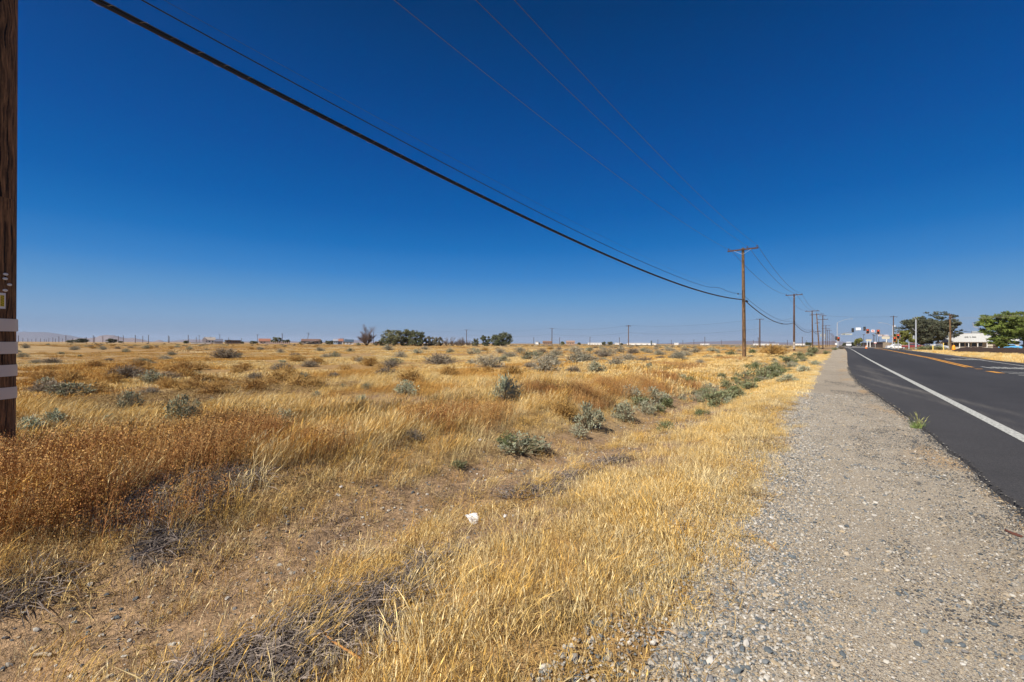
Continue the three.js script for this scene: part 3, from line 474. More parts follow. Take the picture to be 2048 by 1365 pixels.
function twiggyG(seedN, { n = 90, hgt = 0.55, w = 0.007, sub = 5 }) {
  seed(seedN); const s = new Soup(true);
  for (let k = 0; k < n; k++) {
    const a = R(0, 6.283), el = Math.asin(Math.pow(rnd(), 0.8)), L = 0.5 * R(0.75, 1.08), tip = V(Math.cos(a) * Math.cos(el) * L, Math.sin(el) * L * hgt / 0.5 + 0.05, Math.sin(a) * Math.cos(el) * L), b = V(Math.cos(a) * 0.05, 0, Math.sin(a) * 0.05), t = R(0.7, 1.3), col = [t, t, t];
    const seg = (p, q, ww) => { const dd = q.clone().sub(p), o = V(R(-1, 1), R(-1, 1), R(-1, 1)).cross(dd).normalize().multiplyScalar(ww); s.quad(p.clone().sub(o), p.clone().add(o), q.clone().addScaledVector(o, .4), q.clone().addScaledVector(o, -.4), col); };
    const m = b.clone().lerp(tip, 0.5).add(V(R(-.04, .04), R(0.0, .07), R(-.04, .04))); seg(b, m, w); seg(m, tip, w * 0.8);
    for (let q = 0; q < sub; q++) { const p = m.clone().lerp(tip, R(-0.2, 0.95)), e = p.clone().add(V(gauss(), gauss() + 0.35, gauss()).normalize().multiplyScalar(R(0.07, 0.2))); e.y = Math.max(0.01, e.y); seg(p, e, w * 0.7); }
  }
  return s.geo();
}
const shrubKinds = {
  sage: { name: 'sagebrush', cat: 'shrub', geo: [101, 102, 103, 104].map((k) => leafyG(k, { leaves: 1000, hgt: 0.6, size: 0.042, twigs: 50 })), stem: [105, 106].map((k) => stemsG(k)), mats: [std(0.28, 0.285, 0.19, 0.9, { vertexColors: true }), std(0.33, 0.33, 0.23, 0.9, { vertexColors: true }), std(0.24, 0.25, 0.165, 0.9, { vertexColors: true })] },
  pale: { name: 'pale_saltbush', cat: 'shrub', geo: [111, 112, 113].map((k) => leafyG(k, { leaves: 950, hgt: 0.66, size: 0.042, up: 0.8, tones: 0.35, twigs: 45 })), stem: [115].map((k) => stemsG(k)), mats: [std(0.40, 0.41, 0.28, 0.9, { vertexColors: true }), std(0.36, 0.385, 0.265, 0.9, { vertexColors: true })] },
  green: { name: 'green_weed', cat: 'weed', geo: [121, 122, 123].map((k) => leafyG(k, { leaves: 800, hgt: 0.7, size: 0.05, loose: 0.45, up: 0.9, twigs: 30 })), stem: [125].map((k) => stemsG(k, 18, 0.6)), mats: [std(0.16, 0.185, 0.08, 0.9, { vertexColors: true }), std(0.20, 0.215, 0.11, 0.9, { vertexColors: true })] },
  dead: { name: 'dead_tumbleweed', cat: 'shrub', geo: [131, 132, 133].map((k) => twiggyG(k, { n: 150, hgt: 0.5, w: 0.008, sub: 6 })), stem: [135].map((k) => stemsG(k)), mats: [std(0.225, 0.18, 0.125, 0.9, { vertexColors: true }), std(0.26, 0.215, 0.155, 0.9, { vertexColors: true }), std(0.19, 0.155, 0.115, 0.9, { vertexColors: true })] },
  grey: { name: 'grey_brush', cat: 'shrub', geo: [141, 142, 143].map((k) => mergeGeometries([twiggyG(k, { n: 100, hgt: 0.55, w: 0.007, sub: 5 }), leafyG(k + 5, { leaves: 420, hgt: 0.58, size: 0.045 })])), stem: [145].map((k) => stemsG(k)), mats: [std(0.31, 0.275, 0.195, 0.9, { vertexColors: true }), std(0.27, 0.25, 0.18, 0.9, { vertexColors: true }), std(0.35, 0.31, 0.225, 0.9, { vertexColors: true })] },
  gold: { name: 'dry_golden_bush', cat: 'shrub', geo: [151, 152, 153].map((k) => mergeGeometries([twiggyG(k, { n: 110, hgt: 0.55, w: 0.007, sub: 6 }), leafyG(k + 5, { leaves: 360, hgt: 0.55, size: 0.04 })])), stem: [155].map((k) => stemsG(k)), mats: [std(0.41, 0.245, 0.07, 0.9, { vertexColors: true }), std(0.46, 0.29, 0.095, 0.9, { vertexColors: true }), std(0.36, 0.205, 0.06, 0.9, { vertexColors: true })] },
};
const stemM = std(0.17, 0.125, 0.085, 0.95), SHRUBS = [];
seed(909);
// px, py of the foot, width in photo pixels, kind, height factor, label of its own
const fieldLabel = { sage: ['grey green sagebrush dome scattered over the dry field', 'sagebrush in the dry field'], pale: ['pale silvery saltbush among the dry field grass', 'pale saltbushes in the field'], green: ['small dark green weed clump along the ditch', 'green weeds along the ditch'], dead: ['grey brown dead tumbleweed lying in the field', 'dead tumbleweeds in the field'], grey: ['rounded grey tan brush in the middle of field', 'grey tan brush in the field'], gold: ['golden brown dry bush in the straw field', 'dry golden bushes in the field'] };
function shrub(p, wid, kind, hf = 1, label, flat = 1) {
  const K = shrubKinds[kind], fl = fieldLabel[kind];
  const t = thing(K.name, label || fl[0], K.cat, p, label ? undefined : fl[1]);
  t.rotation.y = R(0, 6.283); t.scale.set(wid * R(0.94, 1.06), wid * hf * R(0.9, 1.1), wid * R(0.9, 1.1) * flat); t.position.y -= 0.02;
  mesh('foliage', pick(K.geo), pick(K.mats), t); mesh('stem', pick(K.stem), stemM, t); SHRUBS.push([p.x, -p.z, wid / 2]); return t;
}
const pxShrub = (px, py, w, kind, hf, label) => { const p = hit(px, py), z = depthOf(p), ray = Math.hypot(1, (px - 1024) / FOCAL); const far = smooth(770, 725, py), green = kind === 'green' && px > 1350; return shrub(p, w / FOCAL * z / ray * (green ? 1.4 : 1.25), kind, (hf ?? 1) * lerp(green ? 0.8 : 0.95, kind === 'dead' ? 0.58 : 0.72, far), label); };
for (const it of list.trim().split(/\s+/)) { const [x, y, w, k] = it.split(','); pxShrub(+x, +y, +w, k, k === 'gold' ? R(0.75, 1.05) : k === 'dead' || k === 'grey' ? R(0.85, 1.1) : 1); }
// the ones that stand out
pxShrub(255, 820, 62, 'sage', 1.5, 'dark grey green cone shaped shrub behind the bank of tall grass');
pxShrub(366, 838, 72, 'sage', 1.45, 'dense sage green shrub rising from the rust brown stalks');
pxShrub(64, 866, 84, 'pale', 1.2, 'pale silver shrub at the foot of the banded utility pole');
pxShrub(111, 850, 74, 'pale', 1.1, 'pale silver shrub just behind the one at the banded pole');
pxShrub(563, 846, 54, 'pale', 1.2, 'small pale sage shrub in tall golden grass');
pxShrub(1010, 803, 58, 'pale', 1.5, 'upright pale blue green shrub beside the rust brown weeds');
pxShrub(1128, 836, 56, 'gold', 1.1, 'olive gold dry bush next to a green sage bush');
pxShrub(1174, 856, 62, 'sage', 1.25, 'large green sage bush on the edge of the ditch');
pxShrub(1153, 872, 44, 'sage', 1.0, 'lower sage bush spilling into the ditch before the large one');
pxShrub(1253, 842, 56, 'sage', 1.2, 'round sage bush on the ditch edge near bare soil');
pxShrub(1040, 905, 110, 'sage', 0.55, 'broad sparse sage patch sprawling over the ditch bank');
pxShrub(1017, 893, 48, 'green', 1.0, 'loose green weed standing in the ditch bank grass');
pxShrub(918, 936, 40, 'green', 0.6, 'sprawling low green weed on the bare ditch bank');
pxShrub(1017, 944, 22, 'gold', 0.6, 'small yellow dry tuft on bare ditch soil');
pxShrub(1329, 862, 34, 'green', 1.15, 'bright green feathery weed standing alone in the ditch');
pxShrub(1578, 765, 46, 'pale', 0.8, 'largest grey sage mound of three beside the gravel shoulder');
pxShrub(1608, 745, 46, 'pale', 0.7, 'middle grey sage mound of three beside the gravel shoulder');
pxShrub(1632, 730, 36, 'pale', 0.7, 'smallest grey sage mound of three beside the gravel shoulder');
pxShrub(1499, 717, 18, 'pale', 1, 'tiny pale bush at the foot of the second utility pole');
pxShrub(605, 1058, 26, 'green', 0.35, 'flat green weed creeping over the bare ditch bed');
pxShrub(550, 1070, 22, 'green', 0.3, 'thin green weed sprig beside the bare ditch track');
pxShrub(1298, 995, 22, 'green', 0.3, 'tiny green sprig in the straw beside the gravel');
pxShrub(1130, 1010, 30, 'green', 0.4, 'low green weed on the dark thatch line of the slope');
pxShrub(10, 1180, 40, 'green', 0.6, 'dark green weed in the grass of the near ditch bank');
{ // more dry bushes through the near field
  seed(6161); for (let k = 0; k < 52; k++) { const px = R(50, 950), py = R(722, 795), p = hit(px, py); if (p.x > -9.5) continue; const g = rnd(); shrub(p, R(0.5, 1.3) * (0.7 + depthOf(p) / 60), g < 0.62 ? 'gold' : g < 0.82 ? 'dead' : 'sage', R(0.55, 0.85)); }
}
{ // loose green and sage plants strung along the ditch
  seed(2323); for (let k = 0; k < 70; k++) { const D = 11 + Math.pow(rnd(), 1.3) * 60, X = ditchX(D) + R(-1.3, 0.9), p = V(X, height(X, D), -D); const g = rnd() < 0.6; shrub(p, R(0.5, 1.15), g ? 'green' : 'sage', R(0.5, 0.95), g ? undefined : 'loose sage plant strung along the roadside ditch').userData.group = g ? 'green weeds along the ditch' : 'sage plants along the ditch'; }
}
{ // grass weed growing out of the seam at the edge of the asphalt
  const p = hit(1836, 858), t = thing('roadside_weed', 'bright green grassy weed growing from the asphalt edge', 'weed', p);
  mesh('leaf', tuftG({ n: 130, h0: 0.05, h1: 0.16, spread: 0.09, lean: 0, splay: 0.75, w: 0.006, head: 0, seedN: 3001 }), std(0.16, 0.23, 0.06, 0.7, { vertexColors: true }), t);
  mesh('stalk', tuftG({ n: 26, h0: 0.12, h1: 0.28, spread: 0.07, lean: 0, splay: 0.5, w: 0.004, head: 1, seedN: 3002 }), std(0.30, 0.30, 0.10, 0.8, { vertexColors: true }), t);
}
{ // far scrub that reads as one speckle
  seed(5150); const sets = [['grey', 0], ['sage', 1], ['dead', 0], ['gold', 0]].map(([k, v]) => ({ k, g: shrubKinds[k].geo[v], mat: shrubKinds[k].mats[0], m: [] }));
  for (let i = 0; i < 5200; i++) {
    const X = R(-420, -9), D = R(5, 460), z = D * 0.80 - X * 0.6; if (!inView(X, D) || z < 24 || z > 480) continue;
    const right = smooth(-0.2, 0.25, (D * 0.6 + X * 0.8) / z), dn = fbm(X / 22 + 7, D / 22, 3); if (rnd() > (0.25 + 0.75 * right) * smooth(0.38, 0.6, dn) * (z < 60 ? 0.8 : 1)) continue;
    if (SHRUBS.some(([x, d, r]) => Math.hypot(x - X, d - D) < r + 0.5)) continue;
    const s = rnd() < 0.45 - 0.35 * right ? sets[3] : pick(sets.slice(0, 3)), w = R(0.5, 1.9); E4.set(0, R(0, 6.283), 0); Q4.setFromEuler(E4); M4.compose(V(X, height(X, D) - 0.02, -D), Q4, V(w, w * R(0.5, 0.85), w)); s.m.push(...M4.elements);
  }
  for (const s of sets) { const I = new THREE.InstancedMesh(s.g, s.mat, s.m.length / 16); I.instanceMatrix.array.set(s.m); I.name = numbered('distant_scrub'); I.userData = { kind: 'stuff', label: 'far scatter of scrub over the open field', category: 'scrub' }; I.castShadow = I.receiveShadow = true; scene.add(I); }
}

// ---------------------------------------------------------------- trees
function limb(s, a, b, r0, r1, n = 5) { const d = b.clone().sub(a).normalize(), u = V(0.3, 0.2, 1).cross(d).normalize(), w = d.clone().cross(u); let pa, pb; for (let k = 0; k <= n; k++) { const t = k / n * 6.283, o = u.clone().multiplyScalar(Math.cos(t)).addScaledVector(w, Math.sin(t)), qa = a.clone().addScaledVector(o, r0), qb = b.clone().addScaledVector(o, r1); if (k) s.quad(pa, qa, qb, pb); pa = qa; pb = qb; } }
function leafClump(s, c, rx, ry, n, size, up, tone) { for (let k = 0; k < n; k++) { const d = V(gauss(), gauss(), gauss()).normalize(), q = Math.pow(rnd(), 0.4), p = V(c.x + d.x * rx * q, c.y + d.y * ry * q, c.z + d.z * rx * q), dir = V(d.x + R(-.7, .7), d.y + up + R(-.6, .6), d.z + R(-.7, .7)).normalize(), sd = V(R(-1, 1), R(-1, 1), R(-1, 1)).cross(dir).normalize(), l = size * R(0.6, 1.4), t = tone * R(0.75, 1.25), col = [t * R(0.92, 1.08), t, t * R(0.9, 1.1)]; s.tri(p.clone().addScaledVector(sd, -l * 0.4), p.clone().addScaledVector(sd, l * 0.4), p.clone().addScaledVector(dir, l), col); s.tri(p.clone().addScaledVector(sd, l * 0.4), p.clone().addScaledVector(sd, -l * 0.4), p.clone().addScaledVector(dir, -l * 0.7), col); } }
function roundTree(seedN, { W, H, clumps = 60, leaf = 0.28, low = 0.0, perClump = 60, flat = 0.75 }) { // returns { trunk, crown }
  seed(seedN); const tr = new Soup(), cr = new Soup(true), n = clumps, c = [];
  for (let k = 0; k < n; k++) { const a = R(0, 6.283), v = Math.pow(rnd(), 0.95), y = H * lerp(low + 0.03, 0.9, v), rr = W / 2 * Math.sqrt(Math.max(0.05, 1 - Math.pow((y / H - 0.42) / 0.62, 2))) * Math.pow(rnd(), 0.45) * 0.86; c.push(V(rr * Math.cos(a), y, rr * Math.sin(a))); }
  const fork = V(0, H * 0.16, 0); limb(tr, V(0, -0.1, 0), fork, W * 0.035, W * 0.03);
  c.forEach((p, k) => { const q = W * R(0.06, 0.125); leafClump(cr, p, q, q * flat, perClump, leaf, 0.35, R(0.8, 1.2)); if (k % 4 === 0) { const m = fork.clone().lerp(p, 0.5).add(V(0, -0.04 * H, 0)); limb(tr, fork, m, W * 0.02, W * 0.012, 4); limb(tr, m, p, W * 0.012, W * 0.004, 4); } });
  return { trunk: tr.geo(), crown: cr.geo() };
}
function bareTree(seedN, W, H, levels = 5) {
  seed(seedN); const tr = new Soup(), tw = new Soup();
  const grow = (p, d, L, r, lv) => {
    const e = p.clone().addScaledVector(d, L); limb(lv < 2 ? tr : tw, p, e, r, r * 0.65, lv < 2 ? 5 : 3); if (lv >= levels) return;
    const n = lv === 0 ? 7 : lv < 3 ? 4 : 3; for (let k = 0; k < n; k++) { const nd = d.clone().add(V(gauss() * 0.42, R(0.0, 0.4), gauss() * 0.42)).normalize(); grow(p.clone().lerp(e, lv === 0 ? R(0.3, 1) : R(0.45, 1)), nd, L * R(0.55, 0.8), r * 0.55, lv + 1); }
  };
  const stems = 9; for (let k = 0; k < stems; k++) { const a = k / stems * 6.283 + R(-.4, .4), sp = k === 0 ? 0.03 : R(0.35, 1.05); grow(V(Math.cos(a) * 0.15, -0.1, Math.sin(a) * 0.15), V(Math.cos(a) * sp * W / H, 1, Math.sin(a) * sp * W / H).normalize(), H * (k === 0 ? 0.42 : R(0.22, 0.32)), H * 0.012, 0); }
  return { trunk: tr.geo(), twigs: tw.geo() };
}
function pineTree(seedN, { W, H, clumps = 80, leaf = 0.3, perClump = 80, trunkLean = 0, low = 0.12 }) {
  seed(seedN); const tr = new Soup(), cr = new Soup(true), top = V(trunkLean, H * 0.72, 0), knee = V(trunkLean * 0.3, H * 0.3, 0); limb(tr, V(0, -0.2, 0), knee, 0.32, 0.26, 7); limb(tr, knee, top, 0.26, 0.1, 6);
  for (let k = 0; k < clumps; k++) {
    const v = Math.pow(rnd(), 0.8), y = H * lerp(low, 0.93, v), rr = W / 2 * (0.35 + 0.65 * Math.sin(Math.PI * clamp(1.08 - v * 0.92))) * Math.pow(rnd(), 0.5) * 0.92, a = R(0, 6.283), p = V(rr * Math.cos(a) + trunkLean * v, y, rr * Math.sin(a)), q = W * R(0.045, 0.10);
    leafClump(cr, p, q, q * 0.42, perClump, leaf, 0.6, R(0.6, 1.4)); const b = knee.clone().lerp(top, clamp(v - 0.25)); if (k % 3 === 0) limb(tr, b, p, 0.09, 0.02, 4);
  }
  return { trunk: tr.geo(), crown: cr.geo() };
}
const barkM = std(0.12, 0.085, 0.06, 0.95), twigM = std(0.19, 0.13, 0.105, 0.95), greyTwigM = std(0.20, 0.165, 0.15, 0.95);
const oliveM = std(0.17, 0.172, 0.085, 0.85, { vertexColors: true }), darkLeafM = std(0.12, 0.13, 0.066, 0.85, { vertexColors: true }), pineM = std(0.135, 0.175, 0.032, 0.8, { vertexColors: true }), pineDarkM = std(0.085, 0.092, 0.055, 0.85, { vertexColors: true }), limeM = std(0.17, 0.175, 0.04, 0.85, { vertexColors: true }), greyLeafM = std(0.18, 0.165, 0.115, 0.85, { vertexColors: true });
function plant(geos, mats, name, label, pos, group, turn = 0, cat = 'tree') { const t = thing(name, label, cat, pos, group); t.rotation.y = turn; for (const k of Object.keys(geos)) mesh(k, geos[k], mats[k], t); return t; }
const px2m = (w, z) => w / FOCAL * z;
{ // clump of trees in the middle of the field
  const z = 198, b = bareTree(201, px2m(46, z), px2m(41, z)); plant({ trunk: b.trunk, twigs: b.twigs }, { trunk: barkM, twigs: twigM }, 'bare_tree', 'tall leafless brown tree standing apart beside the round green trees', stand(733, z));
  { const p = stand(716, z), q = stand(752, z + 2); shrub(p, 3.2, 'sage', 1, 'grey green shrub on the open side of the leafless tree'); shrub(q, 3.4, 'sage', 1.1, 'grey green shrub between the leafless tree and the round trees'); }
  const mk = (sd, px, w, h, zz, m, label, o = {}) => { const g = roundTree(sd, { W: px2m(w, zz), H: px2m(h, zz), ...o }); plant(g, { trunk: barkM, crown: m }, 'round_tree', label, stand(px, zz)); };
  mk(211, 786, 50, 34, z, oliveM, 'broad olive green tree next to the leafless tree', { clumps: 80, leaf: 0.34 });
  mk(212, 816, 34, 35, z + 4, oliveM, 'tallest olive green tree in the middle of the round clump', { clumps: 55, leaf: 0.34 });
  mk(213, 833, 40, 30, z - 3, darkLeafM, 'dark olive tree on the far side of the round clump', { clumps: 60, leaf: 0.34 });
  mk(214, 764, 16, 14, z - 6, oliveM, 'small bushy tree at the edge of the round clump', { clumps: 26, leaf: 0.3 });
  mk(215, 858, 26, 20, z + 2, greyLeafM, 'low grey leaved tree beside the round clump', { clumps: 34, leaf: 0.3 });
  mk(216, 876, 24, 19, z + 1, greyLeafM, 'low grey leaved tree next to the bare thicket', { clumps: 30, leaf: 0.3 });
  [[893, 18], [905, 20], [916, 17], [924, 21], [937, 17]].forEach(([px, h], k) => { const t = bareTree(230 + k, px2m(20, z + 8), px2m(h, z + 8), 4); plant(t, { trunk: barkM, twigs: greyTwigM }, 'bare_thicket_tree', 'small leafless grey tree in the bare thicket', stand(px, z + 8), 'leafless trees in the bare thicket'); });
  const z2 = 205; mk(241, 951, 15, 16, z2, oliveM, 'small dark shrub like tree next to the leafless thicket', { clumps: 26, leaf: 0.32 }); mk(242, 970, 26, 22, z2, darkLeafM, 'olive tree between the thicket and the largest dark tree', { clumps: 40, leaf: 0.34 }); mk(243, 1003, 50, 27, z2, darkLeafM, 'widest dark green tree past the leafless thicket', { clumps: 84, leaf: 0.34 });
}
{ // far trees along the horizon: [px, width, height px, depth, material]
  const far = [[143, 18, 6, 560, 0], [164, 22, 9, 540, 1], [222, 20, 9, 560, 1], [241, 8, 4, 560, 0], [372, 10, 6, 420, 1], [456, 14, 8, 420, 0], [483, 10, 5, 420, 1], [507, 16, 6, 400, 0], [553, 22, 14, 390, 0], [572, 16, 9, 390, 1], [604, 12, 6, 380, 0], [640, 9, 9, 370, 1], [655, 12, 7, 370, 0], [664, 12, 8, 380, 1], [691, 8, 11, 360, 1], [1077, 7, 5, 520, 1], [1125, 9, 7, 480, 2], [1158, 7, 5, 470, 1], [1208, 10, 7, 480, 1], [1220, 13, 7, 480, 0], [1243, 7, 4, 520, 1], [1617, 14, 7, 380, 1], [1692, 14, 7, 330, 1], [1718, 16, 17, 300, 2], [1703, 22, 8, 340, 1], [1735, 20, 8, 320, 0], [1930, 36, 20, 230, 1], [1960, 40, 24, 235, 0]];
  const mats = [oliveM, darkLeafM, limeM], proto = [251, 252, 253, 254].map((k) => roundTree(k, { W: 1, H: 1, clumps: 60, leaf: 0.08, perClump: 26, flat: 0.9 }));
  const names = ['olive green tree far off on the field horizon', 'dark green tree far off on the field horizon', 'yellow green tree far off on the field horizon'];
  far.forEach(([px, w, h, z, m], k) => { const t = plant(proto[k % 4], { trunk: barkM, crown: mats[m] }, 'distant_tree', px > 1650 ? ['olive tree beyond the traffic signals', 'dark tree beyond the traffic signals', 'rounded yellow green tree beyond the traffic signals'][m] : names[m], stand(px, z), px > 1650 ? 'trees beyond the traffic signals' : 'far trees on the horizon', k * 1.7); t.scale.set(px2m(w, z), px2m(h, z), px2m(w, z)); });
}
{ // pines and shade trees across the road
  const mk = (sd, px, z, w, h, m, label, o = {}) => plant(pineTree(sd, { W: px2m(w, z), H: px2m(h, z), ...o }), { trunk: barkM, crown: m }, 'pine_tree', label, stand(px, z), undefined, sd);
  mk(301, 1850, 150, 92, 62, pineDarkM, 'broad dark grey green pine behind the galvanised light pole', { clumps: 210, perClump: 60, low: 0.12 });
  mk(302, 1877, 156, 64, 78, pineDarkM, 'tallest thin topped dark pine behind the wooden pole', { clumps: 120, perClump: 55, low: 0.2 });
  mk(303, 1904, 148, 38, 56, pineDarkM, 'dark pine over the end of the white roofed building', { clumps: 70, low: 0.25 });
  plant(roundTree(304, { W: px2m(46, 165), H: px2m(68, 165), clumps: 60, leaf: 0.4 }), { trunk: barkM, crown: limeM }, 'shade_tree', 'yellow green rounded tree rising behind the dark pines', stand(1842, 165));
  plant(roundTree(305, { W: px2m(36, 140), H: px2m(38, 140), clumps: 46, leaf: 0.36 }), { trunk: barkM, crown: limeM }, 'shade_tree', 'low leafy green tree behind the red traffic signals', stand(1806, 140));
  const bright = mk(306, 2003, 112, 84, 74, pineM, 'bright green layered pine at the edge of the white building', { clumps: 150, low: 0.22, leaf: 0.26 });
  mk(307, 2050, 108, 90, 82, pineM, 'bright green pine beyond the light blue car', { clumps: 150, low: 0.18, leaf: 0.26 });
  mk(308, 2003, 104, 46, 26, pineM, 'low young pine in front of the taller bright pines', { clumps: 44, low: 0.25, leaf: 0.22 });
  mk(309, 2110, 120, 90, 80, pineM, 'bright green pine past the blue car at the lot end', { clumps: 110, low: 0.2, leaf: 0.26 });
  const w = new Soup(); // dead forked limb showing pale in the bright pine
  limb(w, V(0, 3.6, 0), V(-0.5, 6.1, 5.0), 0.09, 0.06); limb(w, V(-0.5, 6.1, 5.0), V(-1.6, 7.0, 5.2), 0.06, 0.02); limb(w, V(-0.5, 6.1, 5.0), V(0.1, 7.4, 5.1), 0.05, 0.02);
  mesh('dead_branch', w.geo(), std(0.42, 0.36, 0.30), bright).userData.label = 'bare pale forked branch';
}
// ---------------------------------------------------------------- wooden utility poles
const woodTex = (() => { const N = 256, H = 1024, line = []; for (let i = 0; i < N; i++) line.push(0); return dataTex(N, H, (x, y) => { const w = 3 * tnoise(y / 64, x / 40, 16), g = 0.5 * tnoise(x * 0.5 + w, y / 40, 128) + 0.3 * tnoise(x * 0.22 + w, y / 90, 56) + 0.2 * tnoise(x * 0.9, y / 9, 230), crack = tnoise(x * 0.26 + w * 0.7, y / 130, 66) > 0.80 ? 0.32 : 0, b = 0.55 + 0.75 * (g - 0.5) - crack; return [b, b * 0.88, b * 0.74]; }); })();
const woodBump = dataTex(256, 1024, (x, y) => { const w = 3 * tnoise(y / 64, x / 40, 16), g = 0.55 * tnoise(x * 0.5 + w, y / 40, 128) + 0.45 * tnoise(x * 0.22 + w, y / 90, 56) - (tnoise(x * 0.26 + w * 0.7, y / 130, 66) > 0.80 ? 0.4 : 0); return [g, g, g]; }, false);
const woodRep = (t, u, v) => { const c = t.clone(); c.repeat.set(u, v); c.needsUpdate = true; return c; };
const poleM = (r, g, b) => new THREE.MeshStandardMaterial({ map: woodRep(woodTex, 1, 3), bumpMap: woodRep(woodBump, 1, 3), bumpScale: 0.012, color: new THREE.Color().setRGB(r, g, b), roughness: 0.92 });
const poleDark = poleM(0.42, 0.26, 0.16), poleTan = poleM(0.60, 0.45, 0.30), poleBrown = poleM(0.40, 0.28, 0.20), poleGrey = poleM(0.36, 0.27, 0.22), armM = poleM(0.33, 0.22, 0.16);
const steelM = std(0.42, 0.43, 0.45, 0.5, { metalness: 0.5 }), galvM = std(0.50, 0.52, 0.55, 0.5, { metalness: 0.35 }), insulM = std(0.10, 0.075, 0.07, 0.25), blackM = std(0.02, 0.02, 0.022, 0.6), whiteM = std(0.72, 0.72, 0.70, 0.6), bandM = std(0.66, 0.60, 0.51, 0.65), canM = std(0.34, 0.36, 0.37, 0.55);
function shaftG(h, r0, r1, n = 14) { const g = new THREE.CylinderGeometry(r1, r0, h + 0.6, n, 6); g.translate(0, (h + 0.6) / 2 - 0.6, 0); return g; }
function utilityPole(pos, label, { H = 10, r0 = 0.16, r1 = 0.11, mat = poleBrown, arms = [[-0.12, 2.44]], lean = [0, 0], pins = [-1.13, 0.36, 1.13], cans = 0, group, turn = 0, side = 0, fine = true }) {
  const t = thing('utility_pole', label, 'utility pole', pos, group); t.rotation.set(lean[1], turn, lean[0], 'YXZ');
  mesh('shaft', shaftG(H, r0, r1, fine ? 18 : 7), mat, t);
  arms.forEach(([dy, L], k) => {
    const y = H + dy - 0.05, arm = mesh('crossarm', boxG(L, 0.12, 0.09, side, y, r1 + 0.05), armM, t);
    if (fine) { for (const s of [-1, 1]) mesh('brace', barG(V(side + s * L * 0.28, y - 0.04, r1 + 0.1), V(s * 0.02, y - 0.42, r1 + 0.03), 0.012, 5), galvM, t); for (const x of pins) if (Math.abs(x) < L / 2) { const g = new THREE.LatheGeometry([[0, 0.0], [0.018, 0], [0.018, 0.07], [0.06, 0.08], [0.055, 0.11], [0.04, 0.12], [0.055, 0.14], [0.035, 0.18], [0, 0.185]].map(([a, b]) => new THREE.Vector2(a, b)), 10); g.translate(side + x, y + 0.06, r1 + 0.05); mesh('insulator', g, insulM, t); } }
  });
  for (let k = 0; k < cans; k++) mesh('transformer', cylG(0.22, 0.22, 0.8, 12, (k % 2 ? 0.45 : -0.45), H * 0.36, 0.0), canM, t).userData.label = 'grey transformer can';
  return t;
}
const P = {}; // line of poles beside the road
